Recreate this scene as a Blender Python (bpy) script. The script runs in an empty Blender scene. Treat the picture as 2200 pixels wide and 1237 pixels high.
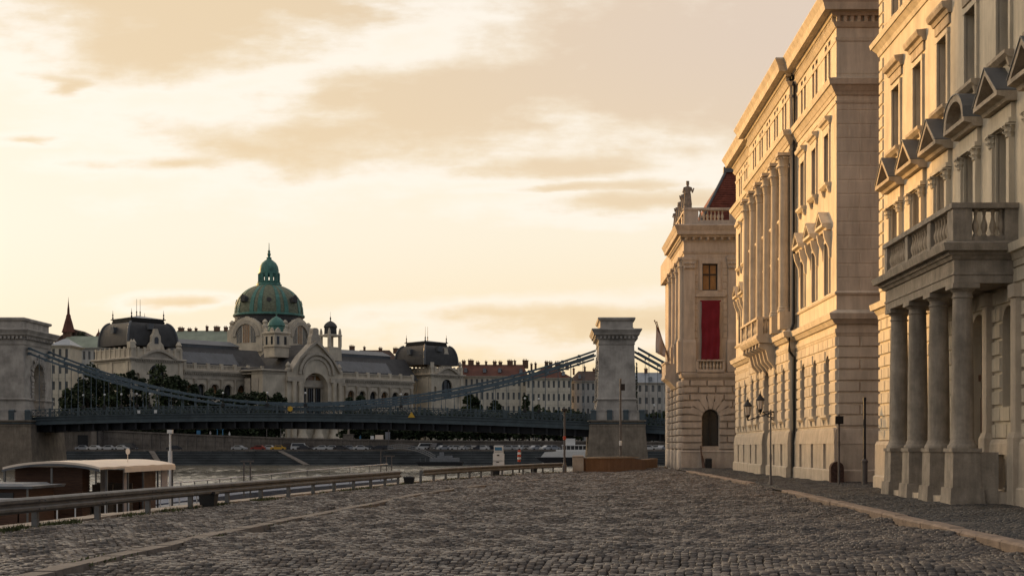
import bpy, bmesh, math, random
import numpy as np
from math import sin, cos, pi, radians, sqrt, atan2, tan
random.seed(7)
C = bpy.context.scene
COL = C.collection

# ------------------------------------------------------------------ camera
F = 3055.6; VX = 1185.0; HY = 960.0; EYE = 1.65      # focal length / vanishing point in photo pixels, eye height
cam_d = bpy.data.cameras.new('camera'); cam = bpy.data.objects.new('camera', cam_d); COL.objects.link(cam)
cam.location = (0, 0, EYE); cam.rotation_euler = (pi/2, 0, 0)
cam_d.sensor_width = 36; cam_d.lens = F/2200*36
cam_d.shift_x = -(VX-1100)/2200; cam_d.shift_y = (HY-618.5)/2200
cam_d.clip_start = .5; cam_d.clip_end = 9000
C.camera = cam
def PX(x, Y): return (x-VX)*Y/F
def PZ(y, Y): return EYE+(HY-y)*Y/F

# ------------------------------------------------------------------ exposure, sun, sky
C.view_settings.view_transform = 'Standard'; C.view_settings.look = 'None'
C.view_settings.exposure = .35; C.view_settings.gamma = 1
C.cycles.max_bounces = 6; C.cycles.diffuse_bounces = 3; C.cycles.glossy_bounces = 3
C.cycles.transmission_bounces = 4; C.cycles.transparent_max_bounces = 8
C.cycles.caustics_reflective = False; C.cycles.caustics_refractive = False
C.cycles.use_denoising = True

SUN_AZ, SUN_EL = radians(46), radians(7)             # azimuth left of the view axis
sd = (-sin(SUN_AZ)*cos(SUN_EL), cos(SUN_AZ)*cos(SUN_EL), sin(SUN_EL))
sun_d = bpy.data.lights.new('sun', 'SUN'); sun = bpy.data.objects.new('sun', sun_d); COL.objects.link(sun)
sun_d.energy = 4.5; sun_d.angle = radians(.6); sun_d.color = (1, .54, .165)
from mathutils import Vector
sun.rotation_euler = Vector(sd).to_track_quat('Z', 'Y').to_euler()

w = bpy.data.worlds.new('World'); C.world = w; w.use_nodes = True
nt = w.node_tree; nt.nodes.clear()
def N(t, **k):
    n = nt.nodes.new(t)
    for a, b in k.items(): setattr(n, a, b)
    return n
def inp(sock, v):
    if isinstance(v, bpy.types.NodeSocket): nt.links.new(v, sock)
    else: sock.default_value = v
def MA(op, a, b=0.0, c=0.0, clamp=False):
    n = N('ShaderNodeMath', operation=op, use_clamp=clamp)
    inp(n.inputs[0], a); inp(n.inputs[1], b); inp(n.inputs[2], c)
    return n.outputs[0]
def SS(v, lo, hi):
    n = N('ShaderNodeMapRange', interpolation_type='SMOOTHSTEP')
    inp(n.inputs[0], v); n.inputs[1].default_value = lo; n.inputs[2].default_value = hi
    return n.outputs[0]
def MIX(f, a, b):
    n = N('ShaderNodeMix', data_type='RGBA')
    inp(n.inputs[0], f)
    for k, v in ((6, a), (7, b)):
        if isinstance(v, tuple): n.inputs[k].default_value = (*v, 1)
        else: nt.links.new(v, n.inputs[k])
    return n.outputs[2]
tc = N('ShaderNodeTexCoord'); sp = N('ShaderNodeSeparateXYZ'); nt.links.new(tc.outputs['Generated'], sp.inputs[0])
dx, dy, dz = sp.outputs
fy = MA('MAXIMUM', dy, .22)
A = MA('DIVIDE', dx, fy); E = MA('DIVIDE', dz, fy)
sdot = MA('ADD', MA('MULTIPLY', dx, sd[0]), MA('ADD', MA('MULTIPLY', dy, sd[1]), MA('MULTIPLY', dz, sd[2])))
cv = N('ShaderNodeCombineXYZ'); inp(cv.inputs[0], A); inp(cv.inputs[1], MA('MULTIPLY', E, 2.0)); inp(cv.inputs[2], 0.0)
def NOISE(scale, det, rough, off):
    m = N('ShaderNodeVectorMath', operation='ADD'); nt.links.new(cv.outputs[0], m.inputs[0]); m.inputs[1].default_value = off
    n = N('ShaderNodeTexNoise'); n.inputs['Scale'].default_value = scale; n.inputs['Detail'].default_value = det
    n.inputs['Roughness'].default_value = rough; nt.links.new(m.outputs[0], n.inputs['Vector'])
    return n.outputs[0]
n1 = NOISE(7.0, 7, .55, (1.3, .4, 0)); n2 = NOISE(22.0, 6, .6, (4.1, 2.2, 0)); n3 = NOISE(2.6, 4, .5, (7.7, 1.1, 0))
cv2 = N('ShaderNodeCombineXYZ'); inp(cv2.inputs[0], A); inp(cv2.inputs[1], MA('MULTIPLY', E, 5.0)); inp(cv2.inputs[2], .3)
cv0, cv = cv, cv2
n4 = NOISE(6.0, 8, .58, (2.2, 5.1, 0)); n5 = NOISE(9.0, 6, .55, (9.2, .7, 0)); cv = cv0
wob = MA('ADD', MA('MULTIPLY', MA('SUBTRACT', n1, .5), 1.2), MA('ADD', MA('MULTIPLY', MA('SUBTRACT', n2, .5), .9), MA('MULTIPLY', MA('SUBTRACT', n4, .5), 1.0)))
AW = MA('MULTIPLY_ADD', MA('SUBTRACT', n5, .5), .16, A); EW = MA('MULTIPLY_ADD', MA('SUBTRACT', n4, .5), .022, E)
# cloud banks: centre, half sizes and tilt, as directions of the sky
banks = [(420, 20, 470, 120, 4), (1010, 205, 520, 120, 13), (1480, 130, 440, 190, -4), (1900, 60, 500, 260, 0), (520, 318, 250, 42, -8), (1210, 352, 190, 24, 3),
         (1340, 432, 240, 20, 3), (1180, 672, 330, 24, 2), (1290, 690, 260, 34, 2), (395, 648, 95, 13, 1), (40, 299, 85, 11, 0),
         (340, 352, 190, 20, 0), (700, 20, 190, 60, 0), (80, 180, 60, 26, 0), (1250, 400, 150, 10, 4)]
cl = None
for (x, y, hx, hy, rot) in banks:
    a0, e0 = (x-VX)/F, (HY-y)/F; hx /= F; hy /= F; c_, s_ = cos(radians(rot)), sin(radians(rot))
    ua = MA('SUBTRACT', AW, a0); ue = MA('SUBTRACT', EW, e0)
    p = MA('MULTIPLY', MA('MULTIPLY_ADD', ua, c_, MA('MULTIPLY', ue, s_)), 1/hx)
    q = MA('MULTIPLY', MA('MULTIPLY_ADD', ue, c_, MA('MULTIPLY', ua, -s_)), 1/hy)
    r = MA('SUBTRACT', 1.0, MA('SQRT', MA('ADD', MA('MULTIPLY', p, p), MA('MULTIPLY', q, q))))
    if hy*F < 45: r = MA('MULTIPLY_ADD', r, .50, -.06)      # thin streaks stay soft and ragged
    cl = r if cl is None else MA('SMOOTH_MAX', cl, r, .25)
far = SS(E, .40, .75)                                    # towards the zenith the bank is one broken layer
cl = MA('ADD', MA('MAXIMUM', cl, -1.2), wob)
cl = MA('ADD', cl, MA('MULTIPLY', far, 1.2))
cmask = MA('MULTIPLY', SS(cl, -.24, .52), MA('MULTIPLY_ADD', n3, .5, .72), clamp=True)
glow = SS(MA('ADD', A, MA('MULTIPLY', E, .4)), .25, -.55)
clear = MIX(SS(E, .03, .17), (1.0, .765, .44), (1.03, .92, .735))
clear = MIX(MA('MULTIPLY', glow, .55), clear, (1.02, .96, .84))
clear = MIX(SS(E, .25, .42), clear, (.93, .87, .80))
cloud = MIX(SS(A, -.25, .22), (.86, .675, .45), (.80, .65, .53))
cloud = MIX(SS(E, .30, .12), cloud, (.90, .70, .455))
rim = MA('MULTIPLY', SS(cl, -.75, -.12), MA('SUBTRACT', 1.0, SS(cl, -.1, .35)))   # bright fraying edges of the banks
clear = MIX(MA('MULTIPLY', rim, .6), clear, (1.08, 1.0, .90))
skyc = MIX(cmask, clear, cloud)
# behind the viewer and overhead the light is dimmer and cooler
front = SS(sdot, -.65, .25)
skyc = MIX(SS(dz, .42, .95), skyc, (.70, .66, .66))
skyc = MIX(front, (.335, .355, .41), skyc)
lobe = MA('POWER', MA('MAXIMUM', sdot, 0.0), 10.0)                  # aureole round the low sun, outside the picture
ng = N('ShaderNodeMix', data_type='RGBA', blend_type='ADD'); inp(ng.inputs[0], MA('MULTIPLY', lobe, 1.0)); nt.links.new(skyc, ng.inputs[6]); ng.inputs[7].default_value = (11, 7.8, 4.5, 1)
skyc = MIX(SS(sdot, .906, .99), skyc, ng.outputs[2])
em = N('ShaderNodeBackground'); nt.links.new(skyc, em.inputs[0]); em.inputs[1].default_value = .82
sk = N('ShaderNodeTexSky', sky_type='NISHITA'); sk.sun_disc = False; sk.sun_elevation = SUN_EL; sk.sun_rotation = -SUN_AZ
sk.dust_density = 3
bg = N('ShaderNodeBackground'); nt.links.new(sk.outputs[0], bg.inputs[0]); bg.inputs[1].default_value = .06
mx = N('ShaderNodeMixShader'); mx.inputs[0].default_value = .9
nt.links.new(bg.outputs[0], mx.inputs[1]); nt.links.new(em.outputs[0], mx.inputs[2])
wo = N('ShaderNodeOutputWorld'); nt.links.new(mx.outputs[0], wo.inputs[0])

# ------------------------------------------------------------------ materials
MATS = {}
def mat(name, col, rough=.85, var=.18, scale=1.5, streak=0.0, bump=.0, bscale=30, col2=None, spec=.3, metal=0, island=0.0, stretch=(1, 1, 1), imix=False):
    m = bpy.data.materials.new(name); m.use_nodes = True; t = m.node_tree; ns = t.nodes; b = ns['Principled BSDF']
    b.inputs['Roughness'].default_value = rough; b.inputs['Metallic'].default_value = metal
    b.inputs['Specular IOR Level'].default_value = spec
    g = ns.new('ShaderNodeNewGeometry')
    mp = ns.new('ShaderNodeVectorMath'); mp.operation = 'MULTIPLY'; mp.inputs[1].default_value = stretch; t.links.new(g.outputs['Position'], mp.inputs[0])
    n = ns.new('ShaderNodeTexNoise'); n.inputs['Scale'].default_value = scale; n.inputs['Detail'].default_value = 6; n.inputs['Roughness'].default_value = .62
    t.links.new(mp.outputs[0], n.inputs['Vector'])
    r = ns.new('ShaderNodeMapRange'); r.inputs[1].default_value = .3; r.inputs[2].default_value = .72; t.links.new(n.outputs[0], r.inputs[0])
    mixc = ns.new('ShaderNodeMix'); mixc.data_type = 'RGBA'
    if imix:
        av = ns.new('ShaderNodeMath'); av.operation = 'MULTIPLY_ADD'; av.inputs[1].default_value = .6; ah = ns.new('ShaderNodeMath'); ah.operation = 'MULTIPLY'; ah.inputs[1].default_value = .4
        t.links.new(r.outputs[0], ah.inputs[0]); rp = ns.new('ShaderNodeTexWhiteNoise'); rp.noise_dimensions = '1D'; t.links.new(g.outputs['Random Per Island'], rp.inputs['W']); t.links.new(rp.outputs['Value'], av.inputs[0]); t.links.new(ah.outputs[0], av.inputs[2]); t.links.new(av.outputs[0], mixc.inputs[0])
    else: t.links.new(r.outputs[0], mixc.inputs[0])
    lo = col2 or tuple(c*(1-var) for c in col); hi = col if col2 else tuple(min(1, c*(1+var)) for c in col)
    mixc.inputs[6].default_value = (*lo, 1); mixc.inputs[7].default_value = (*hi, 1)
    out = mixc.outputs[2]
    def mul(o, fac_sock, strength):
        mm = ns.new('ShaderNodeMix'); mm.data_type = 'RGBA'; mm.blend_type = 'MULTIPLY'; mm.inputs[0].default_value = strength
        t.links.new(o, mm.inputs[6]); t.links.new(fac_sock, mm.inputs[7]); return mm.outputs[2]
    if streak:
        ms = ns.new('ShaderNodeVectorMath'); ms.operation = 'MULTIPLY'; ms.inputs[1].default_value = (2.6, 2.6, .35); t.links.new(g.outputs['Position'], ms.inputs[0])
        n_ = ns.new('ShaderNodeTexNoise'); n_.inputs['Scale'].default_value = 1.0; n_.inputs['Detail'].default_value = 7; n_.inputs['Roughness'].default_value = .7
        t.links.new(ms.outputs[0], n_.inputs['Vector'])
        rr = ns.new('ShaderNodeMapRange'); rr.inputs[1].default_value = .38; rr.inputs[2].default_value = .6; rr.inputs[3].default_value = .25; t.links.new(n_.outputs[0], rr.inputs[0])
        out = mul(out, rr.outputs[0], streak)
    if island:
        rr = ns.new('ShaderNodeMapRange'); rr.inputs[3].default_value = .35; rr.inputs[4].default_value = 1.25; rr.clamp = False
        t.links.new(g.outputs['Random Per Island'], rr.inputs[0]); out = mul(out, rr.outputs[0], island)
    t.links.new(out, b.inputs['Base Color'])
    if bump:
        nb = ns.new('ShaderNodeTexNoise'); nb.inputs['Scale'].default_value = bscale; nb.inputs['Detail'].default_value = 4
        t.links.new(mp.outputs[0], nb.inputs['Vector'])
        bp = ns.new('ShaderNodeBump'); bp.inputs['Strength'].default_value = bump; bp.inputs['Distance'].default_value = .05
        t.links.new(nb.outputs[0], bp.inputs['Height']); t.links.new(bp.outputs[0], b.inputs['Normal'])
    MATS[name] = m; return m
mat('plaster_warm', (.60, .525, .415), var=.14, scale=.7, streak=.30, bump=.12, bscale=25)
mat('plaster_cream', (.57, .505, .395), var=.13, scale=.9, streak=.28, bump=.15, bscale=25)
mat('stone_grey', (.40, .35, .29), var=.2, scale=1.2, streak=.35, bump=.3, bscale=14)
mat('stone_trim', (.50, .43, .34), var=.16, scale=1.6, streak=.3, bump=.2, bscale=22)
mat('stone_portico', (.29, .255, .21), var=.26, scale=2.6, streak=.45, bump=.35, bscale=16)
mat('stone_weathered', (.41, .345, .265), var=.24, scale=1.6, streak=.4, bump=.3, bscale=20)
mat('roof_glass', (.06, .066, .072), rough=.3, var=.3, scale=.4, spec=.5)
mat('stone_brown', (.47, .405, .34), var=.16, scale=1.0, streak=.3, bump=.3, bscale=16)
mat('glass_window', (.025, .028, .032), rough=.12, var=.3, scale=.8, spec=.5)
mat('glass_far', (.10, .105, .105), rough=.3, var=.4, scale=.5)
mat('glass_amber', (.22, .115, .045), rough=.25, var=.45, scale=1.3, spec=.5)
mat('frame_wood', (.085, .04, .022), rough=.5, var=.2, scale=5)
mat('frame_dark', (.03, .026, .022), rough=.5, var=.2, scale=5)
mat('door_dark', (.05, .035, .025), rough=.6, var=.3, scale=3)
mat('banner_red', (.145, .007, .018), rough=.8, var=.15, scale=1.5)
mat('roof_red', (.15, .045, .03), rough=.85, var=.35, scale=2.5, bump=.5, bscale=9)
mat('roof_lead', (.10, .105, .11), rough=.5, var=.2, scale=2)
mat('iron_black', (.018, .018, .018), rough=.5, var=.2, scale=8)
mat('steel_rail', (.17, .168, .16), rough=.55, var=.22, scale=3, metal=.3, streak=.3)
mat('steel_post', (.13, .13, .125), rough=.7, var=.25, scale=6)
mat('pole_grey', (.10, .09, .085), rough=.6, var=.2, scale=4)
mat('white_paint', (.62, .62, .60), rough=.5, var=.1, scale=4)
mat('awning_cream', (.78, .66, .53), rough=.7, var=.06, scale=1.2)
mat('wood_clad', (.085, .042, .024), rough=.6, var=.35, scale=3, stretch=(1, 1, 9))
mat('hull_dark', (.012, .013, .015), rough=.4, var=.2)
mat('hull_blue', (.028, .052, .11), rough=.55, var=.25, scale=2)
mat('deck_grey', (.18, .19, .20), rough=.7, var=.25, scale=2)
mat('bridge_steel', (.060, .080, .088), rough=.55, var=.25, scale=.8)
mat('bridge_chain', (.075, .105, .125), rough=.5, var=.25, scale=.8)
mat('pylon_stone', (.37, .34, .30), var=.38, scale=.35, streak=.16, bump=.4, bscale=3)
mat('pier_stone', (.20, .165, .125), var=.35, scale=.5, streak=.3, bump=.4, bscale=3)
mat('palace_stone', (.56, .485, .37), var=.24, scale=.3, streak=.14, bump=.3, bscale=2)
mat('palace_trim', (.46, .40, .315), var=.25, scale=.5, streak=.2)
mat('copper_green', (.08, .20, .16), rough=.6, var=.35, scale=.5, streak=.35)
mat('copper_pattern', (.155, .165, .105), rough=.7, var=.42, scale=1.4, streak=.2)
mat('slate_dark', (.05, .048, .046), rough=.6, var=.3, scale=.5, streak=.2)
mat('roof_brown', (.075, .048, .036), var=.3, scale=.4)
mat('roof_tile_far', (.115, .045, .03), var=.28, scale=.35)
mat('roof_green_far', (.22, .25, .19), var=.2, scale=.3)
mat('roof_zinc', (.20, .22, .24), rough=.4, var=.25, scale=.4)
mat('block_cream', (.58, .53, .43), var=.16, scale=.2, streak=.25)
mat('block_grey', (.42, .41, .38), var=.16, scale=.2, streak=.25)
mat('brick_chimney', (.13, .075, .05), var=.3, scale=.8)
mat('leaf_dark', (.028, .042, .016), rough=.7, var=.5, scale=.6, island=.6)
mat('leaf_mid', (.045, .062, .022), rough=.7, var=.5, scale=.6, island=.6)
mat('bark', (.05, .038, .028), var=.3, scale=3)
mat('weed', (.075, .085, .03), rough=.8, var=.4, scale=6, island=.6)
mat('gutter_stone', (.19, .162, .135), var=.25, scale=2, bump=.4, bscale=15)
mat('kerb_stone', (.27, .205, .155), var=.25, scale=2.2, bump=.5, bscale=20, streak=.2)
mat('quay_stone', (.34, .29, .235), var=.25, scale=1.5, bump=.4, bscale=15)
mat('quay_wall', (.16, .14, .115), var=.3, scale=.8, bump=.4, bscale=6)
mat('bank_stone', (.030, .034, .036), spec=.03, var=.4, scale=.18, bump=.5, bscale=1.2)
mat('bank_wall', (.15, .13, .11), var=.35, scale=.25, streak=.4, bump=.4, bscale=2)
mat('road_far', (.06, .06, .06), var=.2)
mat('earth', (.05, .055, .04), var=.3, scale=.05)
mat('blocker_green', (.045, .055, .026), var=.6, scale=.09, bump=1.0, bscale=.25)  # colour of the added, unseen sun-blocking ridges
mat('parapet_brown', (.20, .125, .08), var=.2, scale=1.2, streak=.25, bump=.3)
mat('pavement_sett', (.085, .078, .07), var=.35, scale=5, bump=.9, bscale=9, spec=.35, rough=.75)
mat('mortar', (.028, .026, .023), var=.3, scale=5)
mat('cobble', (.150, .112, .080), col2=(.056, .050, .044), rough=.5, var=.32, scale=1.1, island=.6, spec=.6, imix=True, bump=.5, bscale=45)
mat('cobble_dark', (.09, .077, .062), col2=(.045, .046, .046), rough=.62, var=.3, scale=1.1, island=.5, imix=True, spec=.4, bump=.4, bscale=45)
mat('car_white', (.45, .45, .44), rough=.3, var=.05, spec=.5)
mat('car_dark', (.03, .03, .034), rough=.3, var=.05, spec=.5)
mat('car_red', (.22, .03, .02), rough=.3, var=.05, spec=.5)
mat('car_yellow', (.5, .28, .03), rough=.3, var=.05, spec=.5)
mat('car_silver', (.28, .29, .30), rough=.3, var=.05, spec=.5)
mat('rubber', (.015, .015, .015), rough=.9)
mat('rust', (.06, .034, .026), var=.6, scale=9)
mat('marker_red', (.42, .055, .025), rough=.5, var=.1)
mat('sign_yellow', (.55, .33, .04), rough=.5, var=.1)
mat('sign_blue', (.05, .16, .28), rough=.5, var=.1)
mat('cloth_flag', (.40, .36, .35), rough=.9, var=.1)
mat('skin', (.35, .22, .16), rough=.7, var=.1)
mat('cloth_dark', (.03, .03, .04), rough=.9, var=.2)
mat('statue_stone', (.24, .20, .165), var=.35, scale=3, bump=.4, bscale=12)
# river water: dark, glossy, rippled
m = bpy.data.materials.new('water'); m.use_nodes = True; t = m.node_tree; b = t.nodes['Principled BSDF']
b.inputs['Base Color'].default_value = (.072, .062, .042, 1); b.inputs['Roughness'].default_value = .2; b.inputs['IOR'].default_value = 1.45
g = t.nodes.new('ShaderNodeNewGeometry'); hs = []
for scl, st in ((.55, (1, .6, 1)), (1.9, (1, .7, 1)), (.09, (1, .5, 1))):
    mp = t.nodes.new('ShaderNodeVectorMath'); mp.operation = 'MULTIPLY'; mp.inputs[1].default_value = st; t.links.new(g.outputs['Position'], mp.inputs[0])
    n = t.nodes.new('ShaderNodeTexNoise'); n.inputs['Scale'].default_value = scl; n.inputs['Detail'].default_value = 4; t.links.new(mp.outputs[0], n.inputs['Vector']); hs.append(n.outputs[0])
ad = t.nodes.new('ShaderNodeMath'); ad.operation = 'MULTIPLY_ADD'; ad.inputs[1].default_value = .3; t.links.new(hs[1], ad.inputs[0]); t.links.new(hs[0], ad.inputs[2])
ad2 = t.nodes.new('ShaderNodeMath'); ad2.operation = 'MULTIPLY_ADD'; ad2.inputs[1].default_value = 1.2; t.links.new(hs[2], ad2.inputs[0]); t.links.new(ad.outputs[0], ad2.inputs[2])
bp = t.nodes.new('ShaderNodeBump'); bp.inputs['Strength'].default_value = .22; bp.inputs['Distance'].default_value = .22
t.links.new(ad2.outputs[0], bp.inputs['Height']); t.links.new(bp.outputs[0], b.inputs['Normal'])
MATS['water'] = m

# ------------------------------------------------------------------ mesh helpers
ORG = {}                                                   # world origin of every object
class MB:
    """collects boxes, prisms, lathes and tubes; T maps local (u, depth, z) to the world"""
    def __init__(s, T=None): s.v = []; s.f = []; s.T = T or (lambda u, d, z: (u, d, z))
    def add(s, vs, fs):
        o = len(s.v); s.v += [s.T(*p) for p in vs]; s.f += [tuple(i+o for i in f) for f in fs]; return s
    def box(s, u0, u1, d0, d1, z0, z1): return s.frus(u0, u1, d0, d1, z0, z1, 0, 0)
    def frus(s, u0, u1, d0, d1, z0, z1, p, q):             # box whose foot grows by p and head by q on every side
        vs = [(u0-p, d0-p, z0), (u1+p, d0-p, z0), (u1+p, d1+p, z0), (u0-p, d1+p, z0), (u0-q, d0-q, z1), (u1+q, d0-q, z1), (u1+q, d1+q, z1), (u0-q, d1+q, z1)]
        return s.add(vs, [(0, 3, 2, 1), (4, 5, 6, 7), (0, 1, 5, 4), (1, 2, 6, 5), (2, 3, 7, 6), (3, 0, 4, 7)])
    def prism(s, poly, d0, d1):                            # polygon in (u, z), along depth
        n = len(poly); vs = [(u, d0, z) for u, z in poly]+[(u, d1, z) for u, z in poly]
        return s.add(vs, [tuple(range(n)), tuple(range(2*n-1, n-1, -1))]+[(i, i+n, (i+1) % n+n, (i+1) % n) for i in range(n)])
    def prismu(s, poly, u0, u1):                           # profile in (d, z), along u
        n = len(poly); vs = [(u0, d, z) for d, z in poly]+[(u1, d, z) for d, z in poly]
        return s.add(vs, [tuple(range(n)), tuple(range(2*n-1, n-1, -1))]+[(i, i+n, (i+1) % n+n, (i+1) % n) for i in range(n)])
    def lathe(s, cu, cd, prof, n=16, a0=0.0, sq=1.0):
        vs = []; fs = []
        for r, z in prof:
            for k in range(n):
                a = a0+2*pi*k/n; vs.append((cu+r*cos(a), cd+r*sin(a)*sq, z))
        for i in range(len(prof)-1):
            for k in range(n): fs.append((i*n+k, i*n+(k+1) % n, (i+1)*n+(k+1) % n, (i+1)*n+k))
        fs.append(tuple(range(n-1, -1, -1))); fs.append(tuple((len(prof)-1)*n+k for k in range(n)))
        return s.add(vs, fs)
    def tube(s, pts, r, n=8, r1=None):
        pts = [Vector(p) for p in pts]; vs = []; fs = []; m_ = len(pts)
        for i, p in enumerate(pts):
            t_ = (pts[min(i+1, m_-1)]-pts[max(i-1, 0)]).normalized()
            a = t_.cross(Vector((0, 0, 1)));
            if a.length < .01: a = Vector((1, 0, 0))
            a.normalize(); b_ = t_.cross(a); rr = r if r1 is None else r+(r1-r)*i/(m_-1)
            for k in range(n):
                an = 2*pi*k/n; q = p+a*(rr*cos(an))+b_*(rr*sin(an)); vs.append(tuple(q))
        for i in range(m_-1):
            for k in range(n): fs.append((i*n+k, i*n+(k+1) % n, (i+1)*n+(k+1) % n, (i+1)*n+k))
        fs.append(tuple(range(n))); fs.append(tuple((m_-1)*n+k for k in range(n)))
        return s.add(vs, fs)
    def quad(s, *p): return s.add(list(p), [tuple(range(len(p)))])
    def ball(s, c, r, n=8, sz=1.0):
        return s.lathe(c[0], c[1], [(max(.001, r*sin(pi*i/6)), c[2]-r*sz*cos(pi*i/6)) for i in range(7)], n)
    def build(s, name, mt, parent=None, loc=None, smooth=False):
        o = ORG[parent.name] if parent else Vector(loc or (0, 0, 0))
        me = bpy.data.meshes.new(name); me.from_pydata([(p[0]-o[0], p[1]-o[1], p[2]-o[2]) for p in s.v], [], s.f)
        me.materials.append(MATS[mt] if isinstance(mt, str) else mt)
        if smooth: me.polygons.foreach_set('use_smooth', [True]*len(me.polygons)); me.set_sharp_from_angle(angle=radians(38))
        ob = bpy.data.objects.new(name, me); COL.objects.link(ob)
        if parent: ob.parent = parent
        else: ob.location = o
        ORG[ob.name] = Vector(o); return ob
def tag(o, label=None, cat=None, group=None, kind=None):
    for k, v in (('label', label), ('category', cat), ('group', group), ('kind', kind)):
        if v: o[k] = v
    return o
def thing(name, label, cat, loc=(0, 0, 0), group=None):
    o = bpy.data.objects.new(name, None); COL.objects.link(o); o.location = loc; o.empty_display_size = .3
    ORG[o.name] = Vector(loc); return tag(o, label, cat, group)
def dup(root, loc, rz=None, label=None):                    # a thing with copies of its parts and their parts
    r = root.copy(); COL.objects.link(r); r.location = loc
    if rz is not None: r.rotation_euler = (0, 0, rz)
    if label: r['label'] = label
    def down(a, b):
        for ch in list(a.children):
            c = ch.copy(); COL.objects.link(c); c.parent = b; down(ch, c)
    down(root, r); ORG[r.name] = Vector(loc); return r
def wX(X0): return lambda u, d, z: (X0+d, u, z)             # wall facing -X: u = world Y
def wY(Y0): return lambda u, d, z: (u, Y0+d, z)             # wall facing -Y: u = world X

def arch_pts(uc, w_, zs, n=10):
    return [(uc-w_/2*cos(pi*i/n), zs+w_/2*sin(pi*i/n)) for i in range(n+1)]
def facade(M, u0, u1, z0, z1, ops, dep=.3, d=0.0):
    """wall sheet with openings (uc, width, zbottom, ztop, arched) and their reveals"""
    us = sorted({u0, u1, *[o[0]-o[1]/2 for o in ops], *[o[0]+o[1]/2 for o in ops]}); us = [u for u in us if u0-1e-6 <= u <= u1+1e-6]
    zs = sorted({z0, z1, *[o[2] for o in ops], *[o[3] for o in ops]}); zs = [z for z in zs if z0-1e-6 <= z <= z1+1e-6]
    for a, b_ in zip(us, us[1:]):
        for c_, e in zip(zs, zs[1:]):
            um, zm = (a+b_)/2, (c_+e)/2
            if any(abs(um-o[0]) < o[1]/2 and o[2] < zm < o[3] for o in ops): continue
            M.quad((a, d, c_), (b_, d, c_), (b_, d, e), (a, d, e))
    for uc, w_, zb, zt, ar in ops:
        l, r = uc-w_/2, uc+w_/2; zp = zt-w_/2 if ar else zt; D = d+dep
        M.quad((l, d, zb), (l, D, zb), (l, D, zp), (l, d, zp)); M.quad((r, d, zb), (r, d, zp), (r, D, zp), (r, D, zb))
        M.quad((l, d, zb), (r, d, zb), (r, D, zb), (l, D, zb))
        if not ar: M.quad((l, d, zt), (l, D, zt), (r, D, zt), (r, d, zt))
        else:
            pts = arch_pts(uc, w_, zp)
            for (a, za), (b_, zb_) in zip(pts, pts[1:]):
                M.quad((a, d, za), (b_, d, zb_), (b_, d, zt), (a, d, zt))
                M.quad((a, d, za), (a, D, za), (b_, D, zb_), (b_, d, zb_))
def rustic(M, u0, u1, z0, z1, ops, course=.42, blk=1.0, p=.06, gap=.05, d=0.0, jitter=True):
    """courses of raised blocks round the openings"""
    n = max(1, round((z1-z0)/course)); h = (z1-z0)/n
    for i in range(n):
        a, b_ = z0+i*h+gap/2, z0+(i+1)*h-gap/2; segs = [(u0, u1)]
        for uc, w_, zb, zt, ar in ops:
            if b_ <= zb or a >= zt: continue
            hw = w_/2
            if ar and a > zt-w_/2:
                dzv = min(w_/2, a-(zt-w_/2)); hw = sqrt(max(0, (w_/2)**2-dzv**2))
            ns = []
            for s0, s1 in segs:
                if uc-hw > s0: ns.append((s0, min(s1, uc-hw)))
                if uc+hw < s1: ns.append((max(s0, uc+hw), s1))
            segs = [q for q in ns if q[1]-q[0] > .04]
        for s0, s1 in segs:
            k = max(1, round((s1-s0)/blk)); L = (s1-s0)/k; off = (L/2 if (i % 2 and k > 1) else 0)
            cuts = [s0]+[s0+off+L*j for j in range(0 if off else 1, k)]+[s1]
            for c0, c1 in zip(cuts, cuts[1:]):
                if c1-c0 < .06: continue
                g_ = gap/2; e = .025
                vs = [(c0+g_*.3, d+.01, a), (c1-g_*.3, d+.01, a), (c1-g_*.3, d+.01, b_), (c0+g_*.3, d+.01, b_),
                      (c0+g_+e*.6, d-p, a+e), (c1-g_-e*.6, d-p, a+e), (c1-g_-e*.6, d-p, b_-e), (c0+g_+e*.6, d-p, b_-e)]
                M.add(vs, [(4, 5, 6, 7), (0, 1, 5, 4), (1, 2, 6, 5), (2, 3, 7, 6), (3, 0, 4, 7)])
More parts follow.
